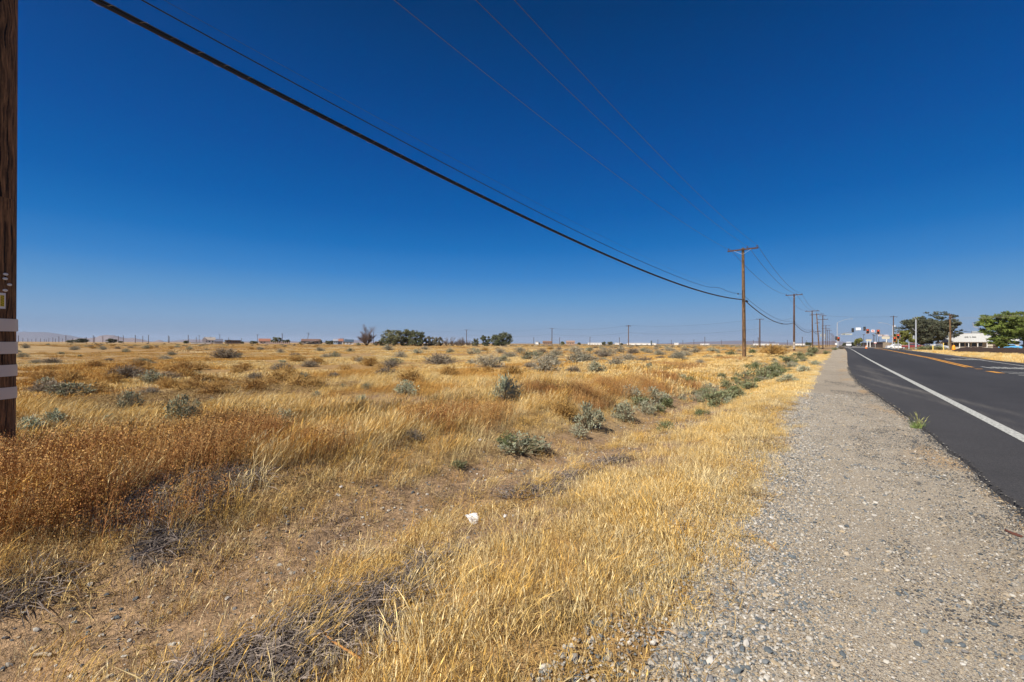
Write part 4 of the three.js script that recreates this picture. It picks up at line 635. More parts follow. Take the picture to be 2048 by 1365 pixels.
{
  const p1 = V(-7.42, 0, -0.455); p1.y = HP(p1);
  const a = utilityPole(p1, 'thick dark wooden pole wrapped with four white bands', { H: 9.9 - p1.y, r0: 0.185, r1: 0.14, mat: poleM(0.54, 0.37, 0.24), lean: [-0.010, 0] }); P.a = a;
  const base = camera.position.y - p1.y; // heights on the pole from photo rows at its depth
  const zc = depthOf(V(p1.x, 1.4, p1.z)), rowY = (py) => base - (py - 685.5) / FOCAL * zc;
  [[640, 665], [686, 710], [732, 755], [777, 800]].forEach(([y0, y1], k) => { // bands, a little slack on one side
    const ya = rowY(y1), yb = rowY(y0), g = new THREE.CylinderGeometry(0.186, 0.189, yb - ya, 28, 4, true), p = g.attributes.position; for (let i = 0; i < p.count; i++) { const ang = Math.atan2(p.getZ(i), p.getX(i)), bulge = 0.010 * Math.max(0, Math.cos(ang + 0.4)) * Math.cos(p.getY(i) / (yb - ya) * 2.2) + 0.003 * Math.sin(ang * 7 + k); p.setX(i, p.getX(i) * (1 + bulge * 2)); p.setZ(i, p.getZ(i) * (1 + bulge * 2)); } g.translate(0, (ya + yb) / 2, 0); g.computeVertexNormals(); mesh('band', g, bandM, a);
  });
  // tag and hardware on the face towards the road shoulder; the face lies towards the camera
  const to = V(-p1.x, 0, -p1.z).normalize(), rgt = V(0, 1, 0).cross(to); // rgt points to the camera's right across the pole face
  const onFace = (u, y, out = 0.0) => { const r = 0.178, ang = u / r; return V(0, 0, 0).addScaledVector(to, Math.cos(ang) * (r + out)).addScaledVector(rgt, Math.sin(ang) * (r + out)).setY(y); };
  const faceQ = (u) => new THREE.Quaternion().setFromAxisAngle(V(0, 1, 0), Math.atan2(to.x, to.z) + u / 0.178);
  const cv = document.createElement('canvas'); cv.width = 64; cv.height = 192; const cx = cv.getContext('2d'); cx.fillStyle = '#dcdcd8'; cx.fillRect(0, 0, 64, 192); cx.fillStyle = '#e0c81e'; cx.fillRect(12, 28, 40, 136); cx.fillStyle = '#3a3410'; for (let q = 0; q < 9; q++) { cx.fillRect(18, 34 + q * 14.5, 28, 5); cx.fillRect(q % 2 ? 18 : 38, 40 + q * 14.5, 8, 5); }
  const tagT = new THREE.CanvasTexture(cv); tagT.colorSpace = THREE.SRGBColorSpace;
  const tg = mesh('pole_tag', new THREE.BoxGeometry(0.052, 0.17, 0.004), new THREE.MeshStandardMaterial({ map: tagT, roughness: 0.6 }), a); tg.position.copy(onFace(0.066, (rowY(588) + rowY(622)) / 2, 0.008)); tg.quaternion.copy(faceQ(0.066)); tg.userData.label = 'white and yellow plate';
  for (const [u, py] of [[0.088, 552], [0.085, 561], [0.12, 572], [0.086, 584]]) { const g = new THREE.SphereGeometry(0.019, 12, 8); g.scale(1.15, 0.75, 0.7); const m = mesh('wire_clip', g, whiteM, a); m.position.copy(onFace(u, rowY(py), 0.012)); m.quaternion.copy(faceQ(u)); }
  const p2 = V(-6.78, 0, -43.55); p2.y = HP(p2);
  P.b = utilityPole(p2, 'tan wooden utility pole with crossarm standing alone in the field edge', { H: 9.97 - p2.y, r0: 0.165, r1: 0.11, mat: poleTan, lean: [0.012, 0] });
  const p3 = V(-6.2, 0, -88.3); p3.y = HP(p3);
  P.c = utilityPole(p3, 'brown utility pole with short striped bands near its foot', { H: 9.97 - p3.y, mat: poleBrown, r0: 0.17 });
  for (let k = 0; k < 5; k++) mesh('band', new THREE.CylinderGeometry(0.176, 0.178, 0.11, 16, 1, true).translate(0, 0.45 + k * 0.24, 0), bandM, P.c);
  const p4 = V(-5.45, 0, -133.6); p4.y = HP(p4); P.d = utilityPole(p4, 'brown utility pole with wide crossarm before the crossing', { H: 9.97 - p4.y, mat: poleBrown, lean: [0.012, 0], arms: [[-0.1, 3.0]] });
  const p5 = V(-4.45, 0, -144.5); p5.y = HP(p5); P.e = utilityPole(p5, 'leaning orange brown pole with three short crossarms at the crossing', { H: 9.9 - p5.y, mat: poleTan, lean: [0.06, 0], arms: [[-0.3, 3.2], [-2.6, 1.1], [-4.9, 1.3]], cans: 0 }); 
  const p6 = V(-3.9, 0, -155); p6.y = HP(p6); P.f = utilityPole(p6, 'dark utility pole carrying transformer cans at the crossing', { H: 9.9 - p6.y, mat: poleGrey, arms: [[-0.15, 1.7], [-1.2, 2.4]], cans: 2 });
  const p7 = V(-4.9, 0, -238); p7.y = HP(p7); P.g = utilityPole(p7, 'dark pole with double crossarms just past the crossing', { H: 9.9 - p7.y, mat: poleGrey, arms: [[-0.1, 3.2], [-1.3, 3.2]], cans: 1 });
  [[1655.5, 660], [1659, 661], [1662.5, 667], [1665, 669], [1667, 671], [1668.5, 673], [1670, 675], [1671.2, 677]].forEach(([px, top]) => { const z = 8.5 * FOCAL / (690.2 - top), p = stand(px, z); utilityPole(p, 'brown utility pole in the far row beside the road', { H: 9.9 - p.y, mat: px > 1660 ? poleTan : poleGrey, arms: [[-0.1, 2.6]], fine: false, group: 'far row of roadside poles' }); });
  // poles of the other lines: [px, top row, label kind]
  const mid = [[1520, 638, 'plain dark pole with a small top crossarm out in the field', 0], [1257, 651, 'tan pole with a short double crossarm far across the field', 2], [1104, 657, 'dark pole carrying a transformer far across the field', 1], [933, 660, 'dark pole with crossarm beside the bare thicket', 0], [833, 661, 'pole top with crossarm behind the round trees', 0], [747, 664, 'thin pole with crossarm behind the leafless tree', 0], [614, 666, 'leaning pole with two crossarms behind the brown house', 3], [514.5, 669, 'pole with two crossarms beside the red roofed house', 3], [439, 669, 'pole with crossarm beside the white gabled house', 0], [398, 671, 'thick pole with crossarms behind the white wall', 3]];
  for (const [px, top, label, k] of mid) { const v0 = 683.4 + 0.004 * px, z = 8.4 * FOCAL / (v0 - top), p = stand(px, z); P['m' + px] = utilityPole(p, label, { H: 9.8 - p.y, mat: k === 2 ? poleTan : poleGrey, arms: k === 3 ? [[-0.1, 3], [-1.1, 2.4]] : k === 2 ? [[-0.1, 2], [-0.4, 2.4]] : [[-0.1, 2.4]], cans: k === 1 ? 1 : 0, r0: 0.2, r1: 0.16, fine: px > 900, lean: [px === 614 ? -0.12 : 0, 0], turn: 0.6 }); }
  // rows of little poles along the skyline
  const small = [[36, 672], [45, 677], [80, 678], [97, 677], [105, 676], [110, 678], [117, 674], [131, 672], [172, 675], [186, 672], [188.5, 674], [205, 674], [236, 673], [246, 672], [270, 671], [285, 673], [296.5, 671], [336, 672], [338, 674], [376, 671], [392, 675], [457, 676], [483, 677], [564, 668], [681, 677], [684, 677], [687, 677], [1067.5, 676], [1119, 676], [1180, 675], [1239, 676], [1316, 680], [1343, 681], [1366, 681], [1388, 680], [1410, 675], [1443, 681], [1507, 681], [1517, 676], [1575, 681], [1605, 675], [1613, 682], [55, 678], [63, 679], [71, 678], [88, 679], [92, 680], [124, 678], [145, 677], [158, 678]];
  for (const [px, top] of small) { const v0 = 683.4 + 0.004 * px, z = 9.4 * FOCAL / (v0 - top + 0.5), p = stand(px, z); utilityPole(p, 'tiny dark utility pole on the far skyline', { H: 10.8 - p.y, mat: poleGrey, arms: [[-0.2, 2.6]], r0: 0.2 + z / 4500, r1: 0.18 + z / 4500, fine: false, group: 'tiny poles along the skyline', turn: 0.5 }); }
}
// ---------------------------------------------------------------- wires, each span a thing
const wireM = std(0.07, 0.06, 0.06, 0.6), cableM = std(0.016, 0.016, 0.018, 0.55), copperM = std(0.13, 0.095, 0.08, 0.6);
class Sag extends THREE.Curve { constructor(a, b, s, kink) { super(); this.a = a; this.b = b; this.s = s; this.kink = kink; } getPoint(t, o = new THREE.Vector3()) { o.lerpVectors(this.a, this.b, t); o.y -= 4 * this.s * t * (1 - t); if (this.kink) o.y += this.kink(t); return o; } }
const span = (a, b, s, r, n = 48, kink) => new THREE.TubeGeometry(new Sag(a, b, s, kink), n, r, 5, false);
{
  const armY = 9.84, A = [[V(-8.55, 9.85, -0.42), V(-7.95, 9.90, -43.42)], [V(-7.0, 9.91, -0.42), V(-6.43, 9.99, -43.42)], [V(-6.3, 9.95, -0.42), V(-5.72, 10.03, -43.42)]];
  const sags = [0.67, 0.71, 0.68], who = ['outer field side', 'middle', 'road side'];
  A.forEach(([a, b], k) => tagged('power_wire', span(a, b, sags[k], 0.0085, 160), copperM, who[k] + ' thin power wire from banded pole to tan pole', 'wire'));
  const c0 = V(-7.60, 5.82, -0.42), c1 = V(-6.92, 5.38, -43.5), t = thing('communication_cable', 'thick black lashed cable pair sagging from banded pole to tan pole', 'cable', V(0, 0, 0));
  mesh('strand', span(c0.clone().add(V(0, 0.028, 0)), c1.clone().add(V(0, 0.02, 0)), 0.833, 0.021, 200), cableM, t); mesh('strand', span(c0.clone().add(V(0.012, -0.022, 0)), c1.clone().add(V(0.01, -0.02, 0)), 0.833, 0.024, 200), cableM, t);
  { const g = [], cu = new Sag(c0, c1, 0.833), pts = []; for (let k = 0; k <= 1800; k++) { const u = k / 1800, p = cu.getPoint(u), ang = u * 2 * Math.PI * 130; p.add(V(Math.cos(ang) * 0.034, Math.sin(ang) * 0.052, 0)); pts.push(p); } mesh('lashing_wire', new THREE.TubeGeometry(new THREE.CatmullRomCurve3(pts), 2400, 0.0022, 3), std(0.30, 0.20, 0.11, 0.5), t); }
  const bump = (q) => 0.16 * Math.exp(-(((q - 0.80) / 0.05) ** 2)) - 0.03 * Math.exp(-(((q - 0.66) / 0.1) ** 2));
  tagged('service_wire', span(V(-7.6, 6.14, -0.42), V(-6.9, 5.84, -43.4), 0.83, 0.0105, 160, bump), cableM, 'single thin black wire just above the thick cable pair', 'wire');
  tagged('service_wire', span(V(-7.7, 6.35, -0.42), V(-6.9, 5.80, -43.4), 0.62, 0.003, 120), wireM, 'very faint wire above the single thin black wire', 'wire');
  // onwards along the row
  const top = [V(-6.43, 0, -43.42), V(-5.85, 0, -88.2), V(-5.1, 0, -133.5), V(-4.1, 0, -155)], off = [-1.5, 0, 0.72];
  for (let s = 0; s < 3; s++) off.forEach((o, k) => tagged('power_wire', span(top[s].clone().add(V(o, 10.0, 0)), top[s + 1].clone().add(V(o, 10.0, 0)), s === 2 ? 0.2 : 0.85, 0.016, 50), copperM, ['power wire of the second span, tan pole to striped foot pole', 'power wire of the third span, striped foot pole to wide crossarm pole', 'power wire of the short span into the crossing'][s], 'wire', ['power wires of the second span', 'power wires of the third span', 'power wires into the crossing'][s]));
  const cp = [V(-6.8, 5.36, -43.6), V(-6.2, 5.15, -88.3), V(-5.45, 5.0, -133.6), V(-4.6, 4.3, -144.5)];
  const cs = [1.0, 1.0, 0.35];
  for (let s = 0; s < 3; s++) { tagged('communication_cable', span(cp[s], cp[s + 1], cs[s], 0.045, 60), cableM, ['sagging thick black cable from the tan pole onwards', 'sagging thick black cable beyond the striped foot pole', 'short drooping thick cable to the leaning pole'][s], 'cable'); tagged('service_wire', span(cp[s].clone().add(V(0, 0.35, 0)), cp[s + 1].clone().add(V(0, 0.3, 0)), cs[s] * 0.85, 0.016, 60), cableM, ['thin black wire over the cable beyond the tan pole', 'thin black wire over the cable beyond the striped foot pole', 'thin black wire over the short drooping cable'][s], 'wire'); }
  { const t = thing('splice_case', 'black splice case on the cable just past the tan pole', 'splice case', V(-6.72, 5.30, -44.5)); mesh('case', new THREE.CapsuleGeometry(0.07, 0.55, 4, 10).rotateX(Math.PI / 2), blackM, t); mesh('hanger', boxG(0.02, 0.12, 0.3, 0, 0.08, 0), steelM, t); }
  { const c = new Sag(cp[0], cp[1], 1.0), p = c.getPoint(0.62), t = thing('splice_case', 'small black splice case low on the second cable span', 'splice case', p); mesh('case', new THREE.CapsuleGeometry(0.08, 0.5, 4, 10).rotateX(Math.PI / 2), blackM, t); mesh('hanger', boxG(0.02, 0.1, 0.3, 0, 0.1, 0), steelM, t); }
  { const c = new Sag(V(-7.6, 6.14, -0.42), V(-6.9, 5.84, -43.4), 0.879), p = c.getPoint(0.955), t = thing('wire_clamp', 'little dark clamp on the thin wire close to the tan pole', 'clamp', p); mesh('body', boxG(0.06, 0.12, 0.22), blackM, t); mesh('hook', barG(V(0, -0.05, 0), V(0, -0.22, 0.1), 0.012), steelM, t); }
  // the line across the field
  const seq = ['m1520', 'm1257', 'm1104', 'm933', 'm833', 'm747'];
  for (let k = 0; k < seq.length - 1; k++) { const a = P[seq[k]].position.clone().setY(9.75), b = P[seq[k + 1]].position.clone().setY(9.75); tagged('field_wire', span(a, b, 1.2, 0.02, 40), wireM, 'hair thin wire of the line across the field', 'wire', 'wires of the line across the field'); if (k < 3) tagged('field_wire', span(a.clone().setY(6.6), b.clone().setY(6.6), 1.3, 0.02, 40), wireM, 'hair thin wire of the line across the field', 'wire', 'wires of the line across the field'); }
  { const a = at(1462, 660, 100), b = P['m1520'].position.clone().setY(9.75); tagged('field_wire', span(P.c.position.clone().setY(6), b, 0.8, 0.016, 30), wireM, 'thin wire from the striped foot pole to the field line', 'wire'); }
}
// ---------------------------------------------------------------- the signalled crossing
const amberM = std(0.55, 0.20, 0.03, 0.7), redGlow = new THREE.MeshStandardMaterial({ color: 0x600800, emissive: new THREE.Color(1, 0.08, 0.02), emissiveIntensity: 1.6, roughness: 0.4 }), darkLens = std(0.03, 0.02, 0.015, 0.3), signWhite = std(0.78, 0.78, 0.77, 0.55), redPaint = std(0.55, 0.04, 0.03, 0.5);
const UPY = V(0, 1, 0);
function signalHead(parent, p, faceAway, s = 1) { // housing, backplate, lenses; faces the camera along +z unless faceAway
  const g = new THREE.Group(); g.name = 'signal_head'; g.position.copy(p); g.rotation.y = faceAway ? Math.PI : 0; g.scale.setScalar(s); parent.add(g);
  mesh('backplate', boxG(0.62, 1.3, 0.03), blackM, g); if (!faceAway) mesh('border', merge([boxG(0.62, 0.06, 0.035, 0, 0.66, 0), boxG(0.62, 0.06, 0.035, 0, -0.66, 0), boxG(0.06, 1.38, 0.035, -0.34, 0, 0), boxG(0.06, 1.38, 0.035, 0.34, 0, 0)]), amberM, g);
  mesh('housing', boxG(0.36, 1.08, 0.22, 0, 0, -0.12), blackM, g);
  [0.34, 0, -0.34].forEach((y, k) => { const l = new THREE.CylinderGeometry(0.14, 0.14, 0.03, 14).rotateX(Math.PI / 2); l.translate(0, y, 0.03); mesh('lens', l, k === 0 && !faceAway ? redGlow : darkLens, g); const v = new THREE.CylinderGeometry(0.165, 0.165, 0.2, 14, 1, true, Math.PI * 0.15, Math.PI * 1.7).rotateX(Math.PI / 2); v.translate(0, y, 0.1); mesh('visor', v, blackM, g); });
  return g;
}
const lumArm = (parent, h, dx, dz, rise) => { const c = new THREE.QuadraticBezierCurve3(V(0, h, 0), V(dx * 0.5, h + rise * 0.9, dz * 0.5), V(dx, h + rise, dz)); mesh('light_arm', new THREE.TubeGeometry(c, 14, 0.05, 6), galvM, parent); const lum = mesh('luminaire', boxG(0.75, 0.14, 0.3), galvM, parent); lum.position.set(dx * 1.06, h + rise, dz * 1.06); lum.rotation.y = Math.atan2(-dz, dx); };
// positions measured in the frame that faces the camera: u to the photo's right, the group turned to match
const TURN = Math.atan2(-(0), 1) ;
function station(name, label, category, px, z) { const p = stand(px, z), g = thing(name, label, category, p); const d = p.clone().sub(camera.position); g.rotation.y = Math.atan2(-d.x, -d.z); return g; } // +z of the group looks back at the camera
const rel = (g, px, py, z) => { const p = at(px, py, z); return g.worldToLocal(p.clone()); };
{
  const z = 135, L = station('signal_mast', 'galvanised signal mast with light arm on the field side corner', 'traffic signal', 1675, z); L.updateMatrixWorld(true);
  const topY = rel(L, 1675, 646, z).y; mesh('post', cylG(0.09, 0.15, topY, 12), galvM, L); lumArm(L, topY, rel(L, 1702, 638, z).x, -3, rel(L, 1702, 638, z).y - topY);
  const a = rel(L, 1676, 670, z), b = rel(L, 1731, 658, z + 5); mesh('mast_arm', barG(V(0, a.y, 0), b, 0.10, 8, 0.05), galvM, L);
  signalHead(L, rel(L, 1706, 661, z + 2.5), true); signalHead(L, rel(L, 1729.6, 658, z + 5), true);
  const s1 = mesh('sign_plate', merge([boxG(1.25, 0.42, 0.03, 0, 0.22, 0), boxG(1.25, 0.3, 0.03, 0, -0.2, 0)]), signWhite, L); s1.position.copy(rel(L, 1717, 658.5, z + 3.4)); s1.userData.label = 'white sign plate';
  const nm = mesh('street_name_sign', boxG(2.6, 0.42, 0.04), std(0.55, 0.56, 0.5, 0.5), L); nm.position.copy(rel(L, 1694, 669, z + 1)); for (let k = 0; k < 8; k++) mesh('letter', boxG(0.16, 0.24, 0.02, -1.05 + k * 0.3, 0, 0.03), std(0.06, 0.07, 0.06), nm);
  signalHead(L, rel(L, 1673.2, 677, z), true, 0.9); mesh('control_sign', boxG(0.5, 0.45, 0.03), signWhite, L).position.copy(rel(L, 1672.5, 688.5, z - 0.5));
  const S = station('signal_post', 'short post with a single red signal beside the mast', 'traffic signal', 1677.5, 128); S.updateMatrixWorld(true); const hp = rel(S, 1677.8, 678.5, 128); mesh('post', cylG(0.06, 0.08, hp.y - 0.6, 8), galvM, S); signalHead(S, V(0, hp.y, 0.1), false, 0.85);
}
{
  const z = 132, L = station('signal_mast', 'signal mast on the far corner with two red heads on its arm', 'traffic signal', 1786, z); L.updateMatrixWorld(true);
  const topY = rel(L, 1786, 652, z).y; mesh('post', cylG(0.10, 0.16, topY, 12), galvM, L); const e = rel(L, 1761, 645, z - 2); lumArm(L, topY, e.x, 1.5, e.y - topY);
  const b = rel(L, 1734, 663, z - 3); mesh('mast_arm', barG(V(0, rel(L, 1786, 674, z).y, 0), b, 0.10, 8, 0.05), galvM, L);
  signalHead(L, rel(L, 1736, 663, z - 3), false); signalHead(L, rel(L, 1757, 664.3, z - 2), false);
  const sg = mesh('turn_sign', boxG(0.75, 0.75, 0.03), signWhite, L); sg.position.copy(rel(L, 1746.3, 662.7, z - 2.4)); const ring = mesh('red_ring', new THREE.TorusGeometry(0.26, 0.045, 6, 24), redPaint, sg); ring.position.z = 0.03; const bar = mesh('red_slash', boxG(0.5, 0.07, 0.03), redPaint, sg); bar.position.z = 0.035; bar.rotation.z = -0.8; const ar = mesh('arrow', boxG(0.06, 0.3, 0.02), blackM, sg); ar.position.z = 0.02;
  const nm = mesh('street_name_sign', boxG(2.3, 0.42, 0.04), std(0.62, 0.56, 0.55, 0.5), L); nm.position.copy(rel(L, 1767, 671.5, z - 1)); for (let k = 0; k < 7; k++) mesh('letter', boxG(0.16, 0.24, 0.02, -0.9 + k * 0.3, 0, 0.03), std(0.2, 0.12, 0.12), nm);
  for (const [px, py, zz, lab] of [[1797, 673.3, 108, 'tall post with a red signal beside the far signal mast'], [1790, 679, 112, 'low post with a red signal next to the taller one']]) { const S = station('signal_post', lab, 'traffic signal', px, zz); S.updateMatrixWorld(true); const hp = rel(S, px, py, zz); mesh('post', cylG(0.06, 0.09, hp.y - 0.5, 8), galvM, S); signalHead(S, V(0, hp.y, 0.1), false, 0.92); }
  const G = station('light_pole', 'galvanised light pole with two stub arms in front of the pines', 'street light', 1832.5, 118); G.updateMatrixWorld(true); const gt = rel(G, 1832, 640, 118).y; mesh('post', cylG(0.12, 0.2, gt, 12), galvM, G); mesh('light_arm', barG(V(0, gt, 0), rel(G, 1828.5, 634.5, 118), 0.09, 8, 0.07), galvM, G); mesh('stub_arm', barG(V(0, rel(G, 1832, 664, 118).y, 0), rel(G, 1826, 657.5, 118), 0.08, 8), galvM, G); const sb = rel(G, 1828, 675, 118); mesh('side_signal', boxG(0.35, 0.95, 0.35, sb.x, sb.y, 0), std(0.30, 0.31, 0.33), G);
  const bx = station('control_post', 'grey steel post between the red signals and the light pole', 'post', 1818.5, 120); mesh('post', cylG(0.11, 0.12, 1.9, 8), galvM, bx); mesh('cap', new THREE.ConeGeometry(0.16, 0.18, 8).translate(0, 1.99, 0), galvM, bx);
  // wooden poles on this side of the crossing
  const q = stand(1787.5, 141); utilityPole(q, 'wooden pole with a pale lamp rising behind the far signal mast', { H: at(1787, 632, 141).y - q.y, mat: poleBrown, arms: [[-0.3, 2.4]], turn: 0.7 }); mesh('lamp', new THREE.SphereGeometry(0.22, 10, 8), signWhite, scene.children.at(-1)).position.set(0.2, at(1788, 653, 141).y - q.y, 0.3);
  const w = stand(1902, 112); P.w = utilityPole(w, 'tan wooden pole with cluttered top before the white building', { H: at(1902, 629, 112).y - w.y, r0: 0.22, r1: 0.15, mat: poleTan, lean: [0.02, 0], arms: [[-0.2, 1.3], [-0.9, 1.0]], cans: 0, turn: 0.4 });
  const lampP = station('lamp_post', 'slim lamp post next to the tan wooden pole', 'street light', 1898.5, 113); mesh('post', cylG(0.05, 0.07, 4.3, 8), std(0.45, 0.42, 0.30), lampP); mesh('head', boxG(0.5, 0.14, 0.25, 0.2, 4.36, 0), galvM, lampP);
  const yw = P.w.position.clone().setY(w.y + 7.6), far2 = at(2120, 628, 100); for (const k of [0, 1]) tagged('overhead_wire', span(yw.clone().add(V(0, k * 0.35, 0)), far2.clone().add(V(0, k * 0.35, 0)), 0.15, 0.02, 24), std(0.30, 0.28, 0.25), 'wire running from the tan wooden pole across the pines', 'wire', 'pair of wires in front of the pines');
  tagged('overhead_wire', span(P.f.position.clone().setY(9.8), q.clone().setY(at(1787, 633, 141).y), 0.35, 0.018, 24), wireM, 'thin wire spanning the road above the signals', 'wire');
  const dr = at(1971, 667, 125), dl = at(1925, 662.5, 135); const tc = thing('drop_cable', 'dark cable with a splice above the white roofed building', 'cable', V(0, 0, 0)); mesh('strand', span(dl, dr, 0.05, 0.03, 12), cableM, tc); mesh('splice', new THREE.CapsuleGeometry(0.07, 0.6, 3, 8).rotateZ(Math.PI / 2).rotateY(0.4).translate(...new Sag(dl, dr, 0.05).getPoint(0.14).toArray()), blackM, tc);
}
// ---------------------------------------------------------------- far side of the crossing: fence, hoardings, buildings, cars
const glassM = std(0.05, 0.06, 0.07, 0.15), tyreM = std(0.02, 0.02, 0.02, 0.8);
function car(name, label, pos, turn, paint, { L = 4.5, W = 1.8, H = 1.45, kind = 'sedan' } = {}) {
  const t = thing(name, label, kind === 'truck' ? 'truck' : 'car', pos); t.rotation.y = turn;
  const sh = new THREE.Shape(), prof = kind === 'sedan' ? [[-.5, .22], [-.5, .55], [-.44, .62], [-.27, .66], [-.15, .97], [.12, 1], [.28, .68], [.46, .6], [.5, .45], [.5, .22]] : [[-.5, .3], [-.5, .62], [-.12, .64], [-.1, 1], [.12, 1], [.24, .68], [.46, .62], [.5, .5], [.5, .3]];
  prof.forEach(([x, y], k) => k ? sh.lineTo(x * L, y * H) : sh.moveTo(x * L, y * H)); const body = new THREE.ExtrudeGeometry(sh, { depth: W - 0.12, bevelEnabled: true, bevelSize: 0.05, bevelThickness: 0.06, bevelSegments: 2 }); body.translate(0, 0, -(W - 0.12) / 2); mesh('body', body, paint, t);
  const gs = new THREE.Shape(); [[-.24, .69], [-.14, .92], [.11, .94], [.24, .69]].forEach(([x, y], k) => k ? gs.lineTo(x * L, y * H) : gs.moveTo(x * L, y * H)); const gl = new THREE.ExtrudeGeometry(gs, { depth: W + 0.02, bevelEnabled: false }); gl.translate(0, 0, -(W + 0.02) / 2); mesh('window', gl, glassM, t);
  for (const x of [-0.32, 0.32]) for (const s of [-1, 1]) { const w = mesh('wheel', new THREE.CylinderGeometry(0.32, 0.32, 0.2, 16).rotateX(Math.PI / 2), tyreM, t); w.position.set(x * L, 0.32, s * (W / 2 - 0.08)); const r = mesh('rim', new THREE.CylinderGeometry(0.19, 0.19, 0.03, 12).rotateX(Math.PI / 2), galvM, w); r.position.z = s * 0.1; }
  for (const s of [-1, 1]) { mesh('headlight', boxG(0.06, 0.12, 0.32, L * 0.5, H * 0.5, s * W * 0.34), std(0.7, 0.7, 0.68, 0.2), t); mesh('tail_light', boxG(0.05, 0.12, 0.28, -L * 0.5 - 0.03, H * 0.5, s * W * 0.36), redPaint, t); }
  return t;
}
function sideOn(px, z) { const p = stand(px, z), d = p.clone().sub(camera.position); return [p, Math.atan2(-d.x, -d.z)]; }
const paintOf = (r, g, b) => new THREE.MeshPhysicalMaterial({ color: new THREE.Color().setRGB(r, g, b), roughness: 0.35, clearcoat: 0.8, clearcoatRoughness: 0.15, side: THREE.DoubleSide });
{
  let [p, a] = sideOn(1793, 128); car('parked_car', 'white parked car behind the red traffic signals', p, a + 0.3, paintOf(0.75, 0.75, 0.74));
  [p, a] = sideOn(1824, 126); car('pickup_truck', 'red and silver pickup behind the galvanised light pole', p, a, paintOf(0.20, 0.03, 0.03), { L: 5.2, H: 1.7, kind: 'truck' });
  [p, a] = sideOn(1858, 132); car('parked_car', 'dark blue parked car under the broad dark pine', p, a - 0.2, paintOf(0.05, 0.07, 0.16));
  [p, a] = sideOn(1876, 134); car('parked_car', 'silver parked car next to the dark blue one', p, a + 0.2, paintOf(0.45, 0.47, 0.52));
  [p, a] = sideOn(2021, 124); car('parked_car', 'light blue parked car behind the dark earth berm', p, a + Math.PI, paintOf(0.10, 0.38, 0.72), { L: 4.4 });
  [p, a] = sideOn(2052, 128); car('parked_car', 'black parked car past the light blue car', p, a, paintOf(0.02, 0.02, 0.025));
  p = V(3.4, height(3, 262) + 0.03, -262); car('delivery_van', 'white van far down the road past the crossing', p, Math.PI / 2, paintOf(0.8, 0.8, 0.8), { L: 5.4, W: 2, H: 2.3, kind: 'truck' });
  p = V(8.2, height(8, 300) + 0.03, -300); car('parked_car', 'dark car far down the road past the crossing', p, -Math.PI / 2, paintOf(0.03, 0.03, 0.035));
}
function wallBox(t, name, w, h, d, x, y, z, m) { return mesh(name, boxG(w, h, d, x, y + h / 2, z), m, t); }
{ // long slatted fence with hoardings past the far corner
  const fenceRun = (name, label, A, B, n, h, ms, piece) => { const t = thing(name, label, 'fence', A), d = B.clone().sub(A), L = Math.hypot(d.x, d.z); t.rotation.y = Math.atan2(-d.z, d.x); const g = new THREE.BoxGeometry(L / n * 0.93, h, 0.05); for (let k = 0; k < n; k++) { const m = mesh(piece, g, pick(ms), t); m.position.set((k + 0.5) * L / n, h / 2 + R(-0.05, 0.03) + (B.y - A.y) * k / n, R(-0.03, 0.03)); } mesh('rail', boxG(L, 0.12, 0.1, L / 2, h * 0.85, -0.1), ms[0], t); };
  seed(66); fenceRun('plank_fence', 'long dark plank fence past the signals', stand(1776, 158), stand(1724, 290), 60, 2.5, [std(0.10, 0.065, 0.05), std(0.13, 0.085, 0.06), std(0.08, 0.055, 0.045)], 'plank');
  fenceRun('wooden_fence', 'pale grey board fence below the hoarding', stand(1766, 150), stand(1800, 146), 22, 2.0, [std(0.25, 0.20, 0.15), std(0.19, 0.15, 0.115)], 'board');
  const board = (px, py, z, w, h, lab, legs) => { const q = stand(px, z), c = at(px, py, z), b = thing('hoarding', lab, 'sign', q), d = q.clone().sub(camera.position); b.rotation.y = Math.atan2(-d.x, -d.z); const y = c.y - q.y; mesh('panel', boxG(w, h, 0.2, 0, y, 0), std(0.50, 0.46, 0.36, 0.7), b); mesh('top_letters', merge([-0.35, 0, 0.33].map((u) => boxG(w * 0.22, h * 0.35, 0.1, u * w, y + h * 0.62, 0))), std(0.12, 0.12, 0.13), b); for (const u of legs) mesh('leg', cylG(0.16, 0.18, y - h / 2, 8, u * w, 0, 0), whiteM, b); };
  board(1772, 676, 150, px2m(12, 150), px2m(5, 150), 'cream hoarding on a white post beside the far corner', [0.1]); board(1738, 681, 200, px2m(9, 200), px2m(3.5, 200), 'small cream hoarding above the dark plank fence', [-0.25, 0.25]);
  for (const [px, top, lab] of [[1728, 670, 0], [1747, 670, 0], [1749, 672, 0], [1753, 668, 0], [1758, 668, 0]]) { const q = stand(px, 210), h = at(px, top, 210).y - q.y, s = thing('yard_pole', 'thin dark steel pole behind the plank fence', 'pole', q, 'steel poles behind the plank fence'); mesh('shaft', cylG(0.10, 0.14, h, 6), std(0.08, 0.08, 0.09), s); mesh('head', boxG(0.9, 0.3, 0.3, 0, h, 0), std(0.08, 0.08, 0.09), s); }
}
